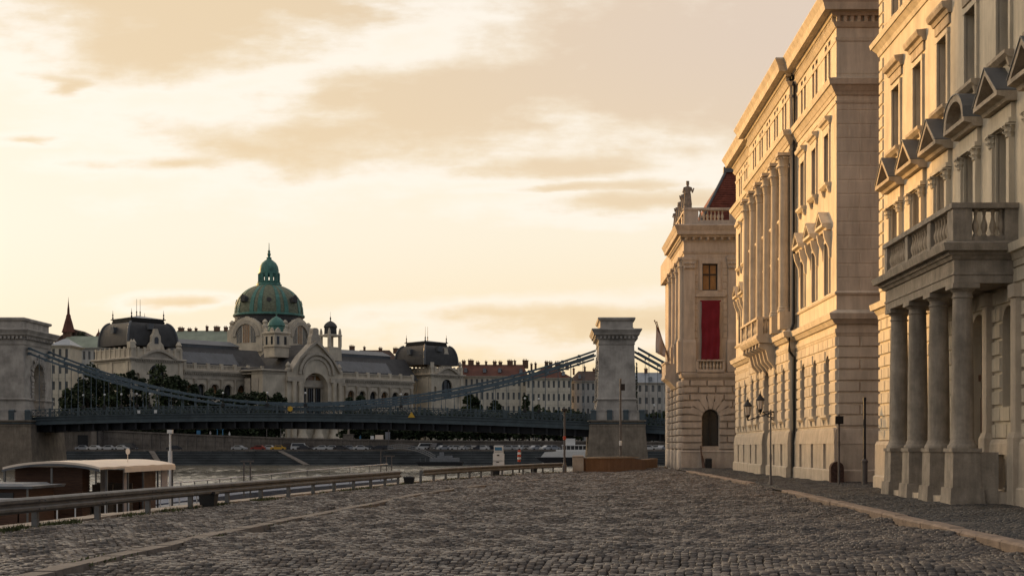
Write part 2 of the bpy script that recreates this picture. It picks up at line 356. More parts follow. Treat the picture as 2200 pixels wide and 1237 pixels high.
def window(T, op, parent, dep=.3, d=0.0, glass='glass_window', frame='frame_wood', name='window', mull=1, trans=.66, fw=.07, ft=.06):
    uc, w_, zb, zt, ar = op; D = d+dep
    M = MB(T)
    if ar:
        zp = zt-w_/2; M.quad((uc-w_/2, D-.01, zb), (uc+w_/2, D-.01, zb), *[(u, D-.01, z) for u, z in reversed(arch_pts(uc, w_, zp))])
    else: M.quad((uc-w_/2, D-.01, zb), (uc+w_/2, D-.01, zb), (uc+w_/2, D-.01, zt), (uc-w_/2, D-.01, zt)); zp = zt
    wo_ = M.build(name, glass, parent)
    if frame:
        M = MB(T); l, r = uc-w_/2, uc+w_/2
        M.box(l, l+fw, D-ft, D, zb, zp); M.box(r-fw, r, D-ft, D, zb, zp); M.box(l+fw, r-fw, D-ft, D, zb, zb+fw)
        if ar:
            pts = arch_pts(uc, w_, zp); pi_ = arch_pts(uc, w_-2*fw, zp)
            for i in range(len(pts)-1):
                M.quad((*pts[i][:1], D-ft, pts[i][1]), (pts[i+1][0], D-ft, pts[i+1][1]), (pi_[i+1][0], D-ft, pi_[i+1][1]), (pi_[i][0], D-ft, pi_[i][1]))
                M.quad((pi_[i][0], D-ft, pi_[i][1]), (pi_[i+1][0], D-ft, pi_[i+1][1]), (pi_[i+1][0], D, pi_[i+1][1]), (pi_[i][0], D, pi_[i][1]))
            M.box(l+fw, r-fw, D-ft-.01, D, zp-fw/2, zp+fw/2)
        else: M.box(l+fw, r-fw, D-ft, D, zt-fw, zt)
        zq = zp if ar else zb+(zt-zb)*trans
        if trans and not ar: M.box(l+fw, r-fw, D-ft-.02, D, zq-fw*.6, zq+fw*.6)
        for j in range(mull):
            u = l+(r-l)*(j+1)/(mull+1); M.box(u-fw/2, u+fw/2, D-ft-.004, D, zb+fw, (zt if ar else zt-fw)-.01)
        M.build('window_frame', frame, wo_)
    return wo_
def hood(T, uc, w_, z, parent, mt, proj=.32, h=.34, d=0.0, name='hood'):       # straight cornice on brackets over a window
    M = MB(T); a, b_ = uc-w_/2, uc+w_/2
    M.prismu([(d+.02, z), (d-proj*.35, z), (d-proj*.5, z+h*.35), (d-proj*.85, z+h*.45), (d-proj, z+h*.8), (d-proj, z+h), (d+.02, z+h*1.12)], a, b_)
    M.box(a+.12, b_-.12, d-.07, d+.02, z-.30, z)
    return M.build(name, mt, parent)
def sill(T, uc, w_, z, parent, mt, proj=.26, d=0.0):
    M = MB(T); a, b_ = uc-w_/2, uc+w_/2
    M.prismu([(d+.02, z), (d-proj, z), (d-proj, z-.1), (d-proj*.5, z-.2), (d+.02, z-.24)], a, b_)
    for u in (a+.1, b_-.1): M.prismu([(d+.02, z-.2), (d-proj*.7, z-.2), (d-proj*.45, z-.42), (d+.02, z-.5)], u-.07, u+.07)
    return M.build('window_sill', mt, parent)
def surround(T, op, parent, mt, wd=.18, p=.07, d=0.0):
    uc, w_, zb, zt, ar = op; l, r = uc-w_/2, uc+w_/2; M = MB(T)
    M.box(l-wd, l, d-p, d+.02, zb, zt); M.box(r, r+wd, d-p, d+.02, zb, zt)
    if not ar: M.box(l-wd-.02, r+wd+.02, d-p-.01, d+.02, zt, zt+wd)
    return M.build('window_surround', mt, parent)
def pediment(T, uc, w_, z, h, parent, mt, proj=.5, d=0.0, round_=False, top='roof_lead'):
    M = MB(T); a, b_ = uc-w_/2, uc+w_/2
    M.prismu([(d+.02, z-.12), (d-proj*.5, z-.12), (d-proj*.6, z-.03), (d-proj, z+.02), (d-proj, z+.14), (d+.02, z+.14)], a, b_)
    if round_: out = [(uc-w_/2*cos(pi*i/10), z+.14+h*sin(pi*i/10)**.9) for i in range(11)]
    else: out = [(a, z+.14), (uc, z+h+.14), (b_, z+.14)]
    kk = .78; inn = [(uc+(u-uc)*kk, z+.14+(q-z-.14)*kk) for u, q in out]
    for i in range(len(out)-1):
        (a0, q0), (a1, q1), (b1, r1), (b0, r0) = out[i], out[i+1], inn[i+1], inn[i]
        M.add([(u, dd, q) for dd in (d-proj, d+.02) for u, q in ((a0, q0), (a1, q1), (b1, r1), (b0, r0))], [(0, 1, 2, 3), (3, 2, 6, 7), (0, 4, 5, 1)])
    M.prism(inn, d-proj*.35, d+.01)
    o = M.build('pediment', mt, parent)
    M = MB(T)
    for i in range(len(out)-1):
        (a0, q0), (a1, q1) = out[i], out[i+1]; s = .035
        M.add([(a0, d-proj-.03, q0+.004), (a1, d-proj-.03, q1+.004), (a1, d, q1+.004), (a0, d, q0+.004), (a0, d-proj-.03, q0+s), (a1, d-proj-.03, q1+s), (a1, d, q1+s), (a0, d, q0+s)],
              [(0, 1, 2, 3), (4, 5, 6, 7), (0, 1, 5, 4), (1, 2, 6, 5), (3, 0, 4, 7)])
    M.build('pediment_flashing', top, o)
    return o
BAL = [(.075, 0), (.085, .04), (.05, .07), (.06, .12), (.1, .22), (.095, .30), (.05, .44), (.04, .52), (.055, .57), (.045, .60), (.08, .64), (.08, .68)]
def balusters(pts, z, parent, mt, h=.68, rs=1.0):
    first = None
    for (x, y) in pts:
        if first is None:
            M = MB(); M.lathe(x, y, [(r*rs, z+q*h/.68) for r, q in BAL], 8)
            first = M.build('baluster', mt, parent, smooth=True); x0, y0 = x, y
        else:
            c = first.copy(); COL.objects.link(c); c.parent = parent; c.location = (x-x0, y-y0, 0)
def cornice(M, x0, x1, y0, y1, layers):                    # (z0, z1, projection at foot, at head) round a footprint
    for z0, z1, p, q in layers: M.frus(x0, x1, y0, y1, z0, z1, p, q)
def dentils(M, T_, u0, u1, z0, z1, proj, pitch=.32, d=0.0):
    k = int((u1-u0)/pitch)
    S = MB(T_)
    for i in range(k): S.box(u0+(i+.25)*pitch, u0+(i+.75)*pitch, d-proj, d+.02, z0, z1)
    o = len(M.v); M.v += S.v; M.f += [tuple(i+o for i in f) for f in S.f]
def cap(M, cu, cd, z, r, h, n=10):                         # leafy capital
    M.lathe(cu, cd, [(r, z), (r*1.12, z+.03), (r*1.0, z+.05), (r*1.25, z+h*.35), (r*1.42, z+h*.42), (r*1.15, z+h*.45), (r*1.35, z+h*.72), (r*1.6, z+h*.8), (r*1.3, z+h*.84)], n)
    for k in range(8):
        a = 2*pi*k/8+.2
        for rr, zz in ((1.45, .38), (1.62, .76)): M.ball((cu+r*rr*cos(a), cd+r*rr*sin(a), z+h*zz), r*.24, 5)
    M.box(cu-r*1.55, cu+r*1.55, cd-r*1.55, cd+r*1.55, z+h*.86, z+h)
# ------------------------------------------------------------------ ground, quay, river
QUAY = [(-16, -120), (-13.6, -10), (-11.5, 27), (-10.0, 41), (-8.0, 57), (-7.1, 64), (-5.4, 73.5), (-1.9, 87.5), (.9, 94), (4, 103), (9.2, 118), (18, 132), (30, 200), (44, 285), (60, 420)]
M = MB(); M.add([(x, y, -.2) for x, y in QUAY]+[(420, 420, -.2), (420, -120, -.2)], [tuple(range(len(QUAY)+2))])
tag(M.build('ground', 'mortar'), kind='structure')
M = MB()
for (a, b_), (c_, e) in zip(QUAY, QUAY[1:]): M.quad((a, b_, -6), (c_, e, -6), (c_, e, -.12), (a, b_, -.12))
tag(M.build('quay_wall', 'quay_wall'), kind='structure')
M = MB()                                                   # stone coping along the quay edge
for (a, b_), (c_, e) in zip(QUAY[1:11], QUAY[2:11]):
    L = sqrt((c_-a)**2+(e-b_)**2); k = max(1, round(L/1.6)); nx, ny = (e-b_)/L, -(c_-a)/L
    for i in range(k):
        s0, s1 = i/k+.004, (i+1)/k-.004
        p, q = (a+(c_-a)*s0, b_+(e-b_)*s0), (a+(c_-a)*s1, b_+(e-b_)*s1); hz = random.uniform(-.012, .012)
        o = [(p[0]-.06*nx, p[1]-.06*ny), (q[0]-.06*nx, q[1]-.06*ny), (q[0]+.52*nx, q[1]+.52*ny), (p[0]+.52*nx, p[1]+.52*ny)]
        M.add([(x, y, -.4) for x, y in o]+[(x, y, .05+hz) for x, y in o], [(4, 5, 6, 7), (0, 1, 5, 4), (1, 2, 6, 5), (2, 3, 7, 6), (3, 0, 4, 7)])
tag(M.build('quay_coping', 'quay_stone'), kind='structure')
M = MB(); M.quad((-2500, -400, -3.5), (120, -400, -3.5), (600, 700, -3.5), (-2500, 700, -3.5))
ny_, nx_ = 460, 500; rw = np.random.default_rng(11)            # wave sheet in front of the plain far water
Yg = 45*(390/45)**(np.arange(ny_)/(ny_-1)); Xg = Yg[:, None]*np.concatenate([np.linspace(-1.6, -.435, 80), np.linspace(-.43, .10, 420)])[None]; Yg = np.repeat(Yg[:, None], nx_, 1); Zg = np.full_like(Xg, -3.2)
for k in range(26):
    lam = rw.uniform(.8, 4.0); th = rw.normal(1.2, .75); q = 2*pi/lam; px = min(1, lam/2.5)
    Zg += .0135*lam**.95*np.sin(q*(Xg*np.cos(th)+Yg*np.sin(th))+rw.uniform(0, 6.28))*(.75+.35*np.sin(Xg*.05+k)*np.sin(Yg*.035+2*k))*np.clip((386-Yg)/60, .12, 1)
o_ = len(M.v); M.v += list(zip(Xg.ravel().tolist(), Yg.ravel().tolist(), Zg.ravel().tolist())); 
M.f += [(o_+i*nx_+j, o_+i*nx_+j+1, o_+(i+1)*nx_+j+1, o_+(i+1)*nx_+j) for i in range(ny_-1) for j in range(nx_-1)]
wt_ = M.build('river_water', 'water'); wt_.data.polygons.foreach_set('use_smooth', [True]*len(wt_.data.polygons)); tag(wt_, kind='structure')
def qx(y):                                                  # quay edge at world y
    for (a, b_), (c_, e) in zip(QUAY, QUAY[1:]):
        if b_ <= y <= e: return a+(c_-a)*(y-b_)/(e-b_)
    return QUAY[-1][0]
KERB = [(5.6, -30), (6.9, 10), (7.28, 21.9), (7.75, 36), (8.2, 50.4), (8.42, 60), (8.7, 91.7), (8.9, 103)]
def kx(y):
    for (a, b_), (c_, e) in zip(KERB, KERB[1:]):
        if b_ <= y <= e: return a+(c_-a)*(y-b_)/(e-b_)
    return KERB[-1][0]
rng = np.random.default_rng(3)
STRIP = [(-6.9, 12), (-6.56, 18.4), (-6.54, 21.1), (-6.35, 23.2), (-6.26, 27), (-5.62, 35.1), (-5.2, 40.3), (-4.6, 49), (-3.34, 58), (-1.9, 65), (-.6, 72)]
def setts(name, y0, y1, xlo, xhi, pitch, amp, z0, mt, skip=True, bigrow=True):
    """every sett a slightly tilted, chamfered stone; the whole paving is one sheet"""
    pts = []; y = y0; row = 0
    while y < y1:
        pit = pitch+(.03*((y-13)/105) if bigrow else 0)
        xs = np.arange(xlo(y)+(row % 2)*pit*.5, xhi(y), pit)
        if len(xs): pts.append(np.stack([xs+rng.normal(0, pit*.09, len(xs)), np.full(len(xs), y), np.full(len(xs), pit)], 1))
        y += pit*.98; row += 1
    P = np.concatenate(pts); n = len(P)
    P[:, 1] += .16*np.sin(P[:, 0]*1.25+P[:, 1]*.14)+.10*np.sin(P[:, 0]*2.9+1.7)+rng.normal(0, .012, n)
    if skip:
        sx = np.array([p[0] for p in STRIP]); sy = np.array([p[1] for p in STRIP])
        P = P[~((np.abs(P[:, 0]-np.interp(P[:, 1], sy, sx)) < .2) & (P[:, 1] < 72))]
    n = len(P); X, Y = P[:, 0], P[:, 1]
    und = .032*np.sin(X*.9+Y*.55)+.030*np.sin(Y*1.1-X*.5+2)+.026*np.sin(X*2.1+Y*1.9)+.020*np.sin(X*3.7-Y*2.6)+.018*np.sin(X*1.6+Y*4.4)
    und *= 1.9*amp*np.clip((X-np.interp(Y, [q[1] for q in QUAY], [q[0] for q in QUAY])-.5)/1.0, 0, 1)
    top = und+rng.normal(0, .010*amp, n); tx = rng.normal(0, .09*amp, n); ty = rng.normal(0, .12*amp, n)
    hx = P[:, 2]*rng.uniform(.45, .49, n); hy = P[:, 2]*rng.uniform(.42, .48, n); rot = rng.normal(0, .07, n)
    V = np.zeros((n, 12, 3)); sgn = [(-1, -1), (1, -1), (1, 1), (-1, 1)]
    for lev, (f, dz0) in enumerate(((1.0, -.11), (.97, -.018), (.78, 0.0))):
        for k, (a, b_) in enumerate(sgn):
            ux, uy = a*hx*f, b_*hy*f
            V[:, lev*4+k, 0] = X+ux*np.cos(rot)-uy*np.sin(rot); V[:, lev*4+k, 1] = Y+ux*np.sin(rot)+uy*np.cos(rot)
            V[:, lev*4+k, 2] = z0+((top+dz0+tx*ux+ty*uy) if lev else np.minimum(top, .04)+dz0)
    fl = np.array([[8, 9, 10, 11]]+[[l*4+i, l*4+(i+1) % 4, l*4+4+(i+1) % 4, l*4+4+i] for l in range(2) for i in range(4)])
    Fa = (fl[None]+12*np.arange(n)[:, None, None]).reshape(-1)
    me = bpy.data.meshes.new(name); me.vertices.add(n*12); me.vertices.foreach_set('co', V.reshape(-1))
    me.loops.add(len(Fa)); me.loops.foreach_set('vertex_index', Fa.astype(np.int32))
    nf = len(Fa)//4; me.polygons.add(nf); me.polygons.foreach_set('loop_start', np.arange(nf, dtype=np.int32)*4)
    me.update(); me.validate(); me.materials.append(MATS[mt])
    o = bpy.data.objects.new(name, me); COL.objects.link(o); return tag(o, kind='structure')
setts('cobblestone_road', 13, 118, lambda y: max(qx(y)+.56, -.42*y-2), lambda y: min(kx(y)-.02, 9.2 if y > 92 else 99), .118, .62, 0, 'cobble')
setts('driveway_setts', 50.75, 60.6, lambda y: kx(y)-.02, lambda y: kx(y)+.62, .15, .5, .04, 'cobble', False, False)
setts('pavement_setts', 17, 103, lambda y: kx(y)+.36, lambda y: 12.9 if not 53.5 < y < 62 else 16, .13, .28, .128, 'cobble_dark', False, False)
M = MB()                                                    # long flat gutter stones in the cobbles
for (a, b_), (c_, e) in zip(STRIP, STRIP[1:]):
    L = sqrt((c_-a)**2+(e-b_)**2); k = max(1, round(L/1.1))
    for i in range(k):
        s0, s1 = i/k+.006, (i+1)/k-.006; hz = random.uniform(-.01, .012)
        p, q = (a+(c_-a)*s0, b_+(e-b_)*s0), (a+(c_-a)*s1, b_+(e-b_)*s1)
        M.add([(p[0]-.15, p[1], .045+hz), (q[0]-.15, q[1], .045+hz), (q[0]+.15, q[1], .045+hz), (p[0]+.15, p[1], .045+hz), (p[0]-.16, p[1], -.1), (q[0]-.16, q[1], -.1), (q[0]+.16, q[1], -.1), (p[0]+.16, p[1], -.1)],
              [(0, 1, 2, 3), (0, 1, 5, 4), (1, 2, 6, 5), (2, 3, 7, 6), (3, 0, 4, 7)])
tag(M.build('gutter_strip', 'gutter_stone'), kind='structure')
# pavement and kerb
def pave(y0, y1):
    M = MB(); ys = [y0]+[k[1] for k in KERB if y0 < k[1] < y1]+[y1]
    for a, b_ in zip(ys, ys[1:]): M.quad((kx(a)+.1, a, .085), (40, a, .085), (40, b_, .085), (kx(b_)+.1, b_, .085))
    return M
M = pave(-30, 52.6); M2 = pave(60.7, 103); M.v, M.f = M.v+M2.v, M.f+[tuple(i+len(M.v) for i in f) for f in M2.f]
M.quad((kx(52.6)+.1, 52.6, .085), (40, 52.6, .085), (40, 60.7, .05), (kx(60.7)+.1, 60.7, .05)); M.quad((8.5, 60.69, .05), (40, 60.69, .05), (40, 60.7, .085), (8.5, 60.7, .085))
tag(M.build('pavement', 'pavement_sett'), kind='structure')
M = MB()
for y0, y1 in ((8, 50.6), (60.7, 91.9)):
    y = y0
    while y < y1-.4:
        L = min(random.uniform(.9, 1.6), y1-y); a, b_ = y+.008, y+L-.008; j = random.uniform(-.015, .015); h = random.uniform(-.012, .01)
        if y1-y < 1.5: L = y1-y; b_ = y1
        for (w0, w1, za, zb) in ((0, .30, -.15, .135),):
            xa, xb = kx(a)+j, kx(b_)+j; e = .025
            M.add([(xa, a, -.15), (xa+.3, a, -.15), (xb+.3, b_, -.15), (xb, b_, -.15), (xa-.02, a, .10+h), (xa+.3, a, .10+h), (xb+.3, b_, .10+h), (xb-.02, b_, .10+h),
                   (xa+e, a, .138+h), (xa+.3, a, .138+h), (xb+.3, b_, .138+h), (xb+e, b_, .138+h)],
                  [(0, 1, 5, 4), (1, 2, 6, 5), (2, 3, 7, 6), (3, 0, 4, 7), (4, 5, 9, 8), (5, 6, 10, 9), (6, 7, 11, 10), (7, 4, 8, 11), (8, 9, 10, 11)])
        y += L
tag(M.build('kerb', 'kerb_stone'), kind='structure')

# ------------------------------------------------------------------ near right building with the columned porch
XD = 12.4; T = wX(XD)
D_ = thing('portico_building', 'cream stucco palace nearest on the right with a columned porch and balustraded balcony', 'building', (XD, 41, 0))
Y0, Y1 = 30.0, 53.7; cols = [51.05-3.03*k for k in range(7)]
M = MB(T); ops = []
row4 = [(y, 1.06, 17.1, 19.5, False) for y in cols]; row3 = [(y, 1.06, 12.35, 14.55, False) for y in cols]; row2 = [(y, 1.06, 7.75, 10.3, False) for y in cols]
gnd = [(cols[0], 1.05, 2.6, 5.4, True), (cols[1], 1.05, 2.6, 5.4, True), (cols[2], 1.05, 2.6, 5.4, True), (41.3, 1.7, .46, 5.5, True), (38.6, 1.05, 2.75, 5.5, True), (35.6, 1.05, 2.6, 5.4, True), (32.6, 1.05, 2.6, 5.4, True)]
base = [(38.75, .62, .55, 1.35, False)]
facade(M, Y0, Y1, 0, 24.5, row4+row3+row2+gnd+base, .34)
rustic(M, Y0, Y1-.0, 1.86, 6.45, gnd, .46, .95, .07, .06)
for y0, y1 in ((Y1-.62, Y1),): rustic(M, y0, y1, 7.45, 16.2, [], .44, .7, .05, .04); rustic(M, y0, y1, 17.0, 23.4, [], .44, .7, .05, .04)
bM = MB(); bM.box(XD+.36, XD+15, Y0, Y1, 0, 24.5); bM.quad((XD, Y1, 0), (XD+.36, Y1, 0), (XD+.36, Y1, 24.5), (XD, Y1, 24.5)); bM.quad((XD, Y0, 0), (XD+.36, Y0, 0), (XD+.36, Y0, 24.5), (XD, Y0, 24.5))
M.v, M.f = M.v+bM.v, M.f+[tuple(i+len(M.v) for i in f) for f in bM.f]
M.build('wall', 'plaster_cream', D_)
M = MB(); M.box(XD+.02, XD+15, Y1+.005, Y1+.06, 0, 23.9); M.build('bounce_cover', 'brick_chimney', D_)  # unseen dark sheet added over the street end to cut bounced sunlight
M = MB(T); M.prismu([(.02, 1.9), (-.1, 1.86), (-.16, 1.74), (-.17, .6), (-.24, .55), (-.24, 0), (.02, 0)], 43.4, Y1+.12)
M.prismu([(.02, 1.9), (-.1, 1.86), (-.16, 1.74), (-.17, .6), (-.24, .55), (-.24, 0), (.02, 0)], Y0, 37.5)
M.prismu([(.02, 1.9), (-.1, 1.86), (-.16, 1.74), (-.17, 1.45), (.02, 1.45)], 37.5, 40.3); M.prismu([(.02, .5), (-.17, .5), (-.2, .0), (.02, 0)], 37.5, 40.3)
for a, b_ in ((37.5, 38.42), (39.08, 40.3)): M.box(a, b_, -.16, .02, .5, 1.45)
M.build('plinth', 'stone_trim', D_)
M = MB(); cornice(M, XD, XD+15, Y0, Y1, [(6.45, 6.62, .06, .08), (6.62, 6.8, .10, .2), (6.8, 7.02, .3, .34), (7.02, 7.12, .34, .1), (16.35, 16.5, .05, .1), (16.5, 16.68, .1, .26), (16.68, 16.86, .3, .34), (16.86, 16.96, .34, .05), (23.4, 23.9, .1, .4), (23.9, 24.4, .6, .9), (24.4, 24.55, .9, .85)])
M.build('cornice', 'plaster_cream', D_)
M = MB(); M.frus(XD-.6, XD+15, Y0, Y1+.6, 24.56, 28, 0, -5); M.build('roof', 'roof_red', D_)
for op in row4+row3+row2+gnd[:3]+gnd[4:]:
    wn = window(T, op, D_, .34, fw=.075)
    if not op[4]: surround(T, op, D_, 'plaster_cream', .17, .08)
window(T, base[0], D_, .34, frame=None, glass='door_dark', name='basement_window')
for y in cols:
    hood(T, y, 1.85, 15.12, D_, 'stone_weathered'); sill(T, y, 1.6, 12.32, D_, 'stone_weathered'); sill(T, y, 1.6, 17.0, D_, 'stone_weathered'); hood(T, y, 1.85, 20.1, D_, 'stone_weathered')
for i, y in enumerate(cols):
    pediment(T, y, 2.15, 11.0, .85, D_, 'stone_weathered', .55, round_=(i == 3))
    for s in (-1, 1):
        M = MB(T); u = y+s*.74; M.box(u-.12, u+.12, -.16, .02, 7.9, 9.95); M.box(u-.16, u+.16, -.2, .02, 7.5, 7.9)
        cap(M, u, -.1, 9.95, .12, .36, 8); M.build('window_pilaster', 'plaster_cream', D_)
    M = MB(T); M.box(y-.95, y+.95, -.2, .02, 10.33, 10.46); M.box(y-.92, y+.92, -.12, .02, 10.46, 10.86)
    M.build('window_entablature', 'plaster_cream', D_)
# door under the porch
M = MB(T); l, r = 41.3-.85, 41.3+.85; M.quad((l, .33, .46), (r, .33, .46), *[(u, .33, z) for u, z in reversed(arch_pts(41.3, 1.7, 4.65))])
dr = M.build('door', 'door_dark', D_)
M = MB(T); M.box(41.26, 41.34, .27, .34, .46, 3.6); M.box(l, r, .25, .34, 3.6, 3.78)
for u in (40.52, 41.4):
    for z in (.7, 2.0): M.box(u, u+.68, .29, .34, z, z+1.1)
M.build('door_frame', 'frame_wood', dr)
for u in (40.05, 42.6, 37.55):
    M = MB(T); M.box(u-.2, u+.2, -.22, .02, 2.05, 5.6); M.box(u-.27, u+.27, -.3, .02, 0, 1.9); M.frus(u-.2, u+.2, -.22, .02, 1.9, 2.05, .07, .02); M.box(u-.25, u+.25, -.28, .02, 5.6, 5.95)
    M.build('wall_pilaster', 'stone_trim', D_)
# porch
pc = [45.35, 43.05, 40.7, 38.35]; XC = 11.08
for i, y in enumerate(pc):
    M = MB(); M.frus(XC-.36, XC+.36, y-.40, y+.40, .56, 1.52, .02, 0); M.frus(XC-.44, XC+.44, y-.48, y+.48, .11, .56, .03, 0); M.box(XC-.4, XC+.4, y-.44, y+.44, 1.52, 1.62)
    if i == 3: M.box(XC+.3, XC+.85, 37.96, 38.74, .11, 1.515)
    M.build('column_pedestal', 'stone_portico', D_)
M = MB(); M.box(XC-.3, XD, 38.0, 45.9, .1, .3); M.box(XC+.0, XD, 38.0, 45.9, .3, .45); M.build('porch_steps', 'stone_trim', D_)
for i, y in enumerate(pc):
    pr = [(.40, 1.62), (.40, 1.68), (.37, 1.72), (.34, 1.76), (.335, 1.80), (.31, 1.84)]+[(.305-.05*(k/10)**1.7, 1.86+3.78*k/10) for k in range(11)]+[(.28, 5.66), (.28, 5.70), (.255, 5.72), (.255, 5.80), (.31, 5.86), (.34, 5.90)]
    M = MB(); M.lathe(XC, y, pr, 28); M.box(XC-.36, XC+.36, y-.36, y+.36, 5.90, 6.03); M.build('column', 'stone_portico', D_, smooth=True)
M = MB(); a, b_ = 37.98, 45.8
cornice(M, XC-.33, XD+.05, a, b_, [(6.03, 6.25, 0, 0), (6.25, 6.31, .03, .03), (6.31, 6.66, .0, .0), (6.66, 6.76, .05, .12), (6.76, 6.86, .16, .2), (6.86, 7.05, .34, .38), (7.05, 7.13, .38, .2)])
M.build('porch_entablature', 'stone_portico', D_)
M = MB(); xb = XC-.42
piers = [45.4, 42.75, 40.2]
for y in piers: M.box(xb, xb+.3, y-.17, y+.17, 7.13, 8.02)
M.box(xb, xb+.5, 37.75, 38.3, 7.13, 8.02); M.box(12.05, XD, 37.78, 38.2, 7.13, 8.02)
M.box(xb+.02, xb+.28, 38.3, 45.5, 7.13, 7.26); M.box(xb+.5, 12.05, 37.82, 38.12, 7.13, 7.26)
M.box(xb-.05, xb+.35, 38.35, 45.62, 7.98, 8.12); M.box(xb-.05, XD, 37.7, 38.35, 7.985, 8.125)
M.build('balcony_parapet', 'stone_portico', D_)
bp_ = []
for a, b_ in ((38.3, 40.03), (40.37, 42.58), (42.92, 45.23)):
    k = round((b_-a)/.27); bp_ += [(xb+.15, a+(b_-a)*(i+.5)/k) for i in range(k)]
bp_ += [(xb+.5+.92*(i+.5)/4+.04, 37.97) for i in range(4)]
balusters(bp_, 7.26, D_, 'stone_weathered', .72, .95)

# ------------------------------------------------------------------ long palace in the middle
XC_ = 12.4; T = wX(XC_); YA, YB = 61.9, 95.6; CY0, CY1 = 72.0, 86.6; XK = 12.05; TK = wX(XK)
G_ = thing('corniced_palace', 'long sunlit palace with giant half columns, corner of dentilled cornices and small balcony', 'building', (XC_, 78, 0))
nw = [63.9, 66.98, 70.05]; fw_ = [88.1, 90.75, 93.4]; bay = [73.65+2.71*i for i in range(5)]
def rows(ys, top2=False):
    return ([(y+dx_, .5, 17.95, 19.75, False) for y in ys for dx_ in (-.42, .42)], [(y, 1.0, 13.45, 15.65, False) for y in ys], [(y, 1.0, 8.5, 10.8, top2) for y in ys])
def gwin(ys): return [(y, 1.12, 3.1, 5.75, True) for y in ys], [(y, .62, .72, 1.75, False) for y in ys]
M = MB(T); allw = []
for ys, a, b_ in ((nw, YA, CY0), (fw_, CY1, YB)):
    r4, r3, r2 = rows(ys); g1, g0 = gwin(ys); facade(M, a, b_, 0, 20.6, r4+r3+r2+g1+g0, .3)
    rustic(M, a, b_, 2.55, 6.5, g1, .5, 1.1, .055, .06); allw.append((T, r4, r3, r2, g1, g0))
MK = MB(TK); r4, r3, r2 = rows(bay, True); g1 = [(y, 1.12, 3.1, 5.75, True) for y in (73.75, 76.3, 82.9, 85.2)]; g0 = [(y, .62, .72, 1.75, False) for y in (73.75, 76.3, 82.9, 85.2)]
door = (79.6, 2.0, .13, 6.1, True)
facade(MK, CY0, CY1, 0, 20.6, r4+r3+r2+g1+g0+[door], .34); rustic(MK, CY0, CY1, 2.55, 6.5, g1+[door], .5, 1.1, .055, .06)
allw.append((TK, r4, r3, r2, g1, g0))
for M_ in (MK,): M.v, M.f = M.v+M_.v, M.f+[tuple(i+len(M.v) for i in f) for f in M_.f]
for y in (CY0, CY1): M.quad((y, XK-XC_, 0), (y, .0, 0), (y, .0, 20.6), (y, XK-XC_, 20.6))
# street-end wall: coursed blocks on its left half, raised rustication below
B2 = MB(wY(YA)); B2.quad((XC_, 0, 0), (XC_+14, 0, 0), (XC_+14, 0, 20.6), (XC_, 0, 20.6))
rustic(B2, XC_+.03, XC_+14, 2.55, 6.5, [], .5, 1.9, .07, .07)
rustic(B2, XC_+.02, XC_+2.0, 8.4, 16.9, [], .62, .9, .014, .03)
B2.box(XC_+2.0, XC_+14, -.014, .01, 8.4, 16.9); B2.box(XC_+.02, XC_+1.98, -.014, .01, 17.9, 19.2); B2.box(XC_+2.02, XC_+14, -.014, .01, 17.9, 19.2)
M.v, M.f = M.v+B2.v, M.f+[tuple(i+len(M.v) for i in f) for f in B2.f]
B3 = MB(); B3.box(XC_+.36, XC_+14, YA+.3, YB, 0, 20.6); M.v, M.f = M.v+B3.v, M.f+[tuple(i+len(M.v) for i in f) for f in B3.f]
M.build('wall', 'plaster_warm', G_)
LAY = [(6.5, 6.62, .03, .06), (6.62, 6.8, .08, .08), (7.0, 7.2, .1, .26), (7.2, 7.45, .32, .38), (7.45, 7.62, .38, .06), (8.28, 8.36, .06, .1), (8.36, 8.44, .1, .02),
       (16.6, 16.7, .04, .06), (16.95, 17.1, .05, .12), (17.1, 17.35, .14, .3), (17.35, 17.6, .36, .42), (17.6, 17.72, .42, .05),
       (19.3, 19.45, .03, .06), (19.9, 20.1, .06, .2), (20.36, 20.5, .22, .3), (20.5, 20.78, .62, .7), (20.78, 21.05, .7, .86), (21.05, 21.12, .86, .84)]
M = MB(); cornice(M, XC_, XC_+14, YA, YB, LAY); dentils(M, wY(YA), XC_-.1, XC_+8, 20.1, 20.36, .18, .3); dentils(M, T, YA, CY0-.3, 20.1, 20.36, .18, .3); dentils(M, T, CY1, YB, 20.1, 20.36, .18, .3)
M.box(YA*0+XC_+.0, XC_+14, YA-.03, YB, 20.1, 20.36)
M.build('cornice', 'plaster_warm', G_)
M = MB(); LK = [(a, b_, p+.004, q+.004) for a, b_, p, q in LAY if not 8 < a < 8.5]
cornice(M, XK, XC_+3, CY0, CY1, [(a+.005, b_+.005, p, q) for a, b_, p, q in LK if a > 9]); dentils(M, TK, CY0-.05, CY1+.05, 20.105, 20.355, .18, .3); M.box(XK, XC_+3, CY0, CY1, 20.1, 20.36)
M.build('projecting_cornice', 'plaster_warm', G_)
M = MB(); cornice(M, XK, XC_+3, CY0, CY1, [(a+.005, b_+.005, p, q) for a, b_, p, q in LK if a < 9]); M.build('projecting_string_course', 'plaster_warm', G_)
M = MB(); M.frus(XC_-.7, XC_+14, YA-.7, YB+.6, 21.13, 24.4, 0, -5.2); M.build('roof', 'roof_lead', G_)
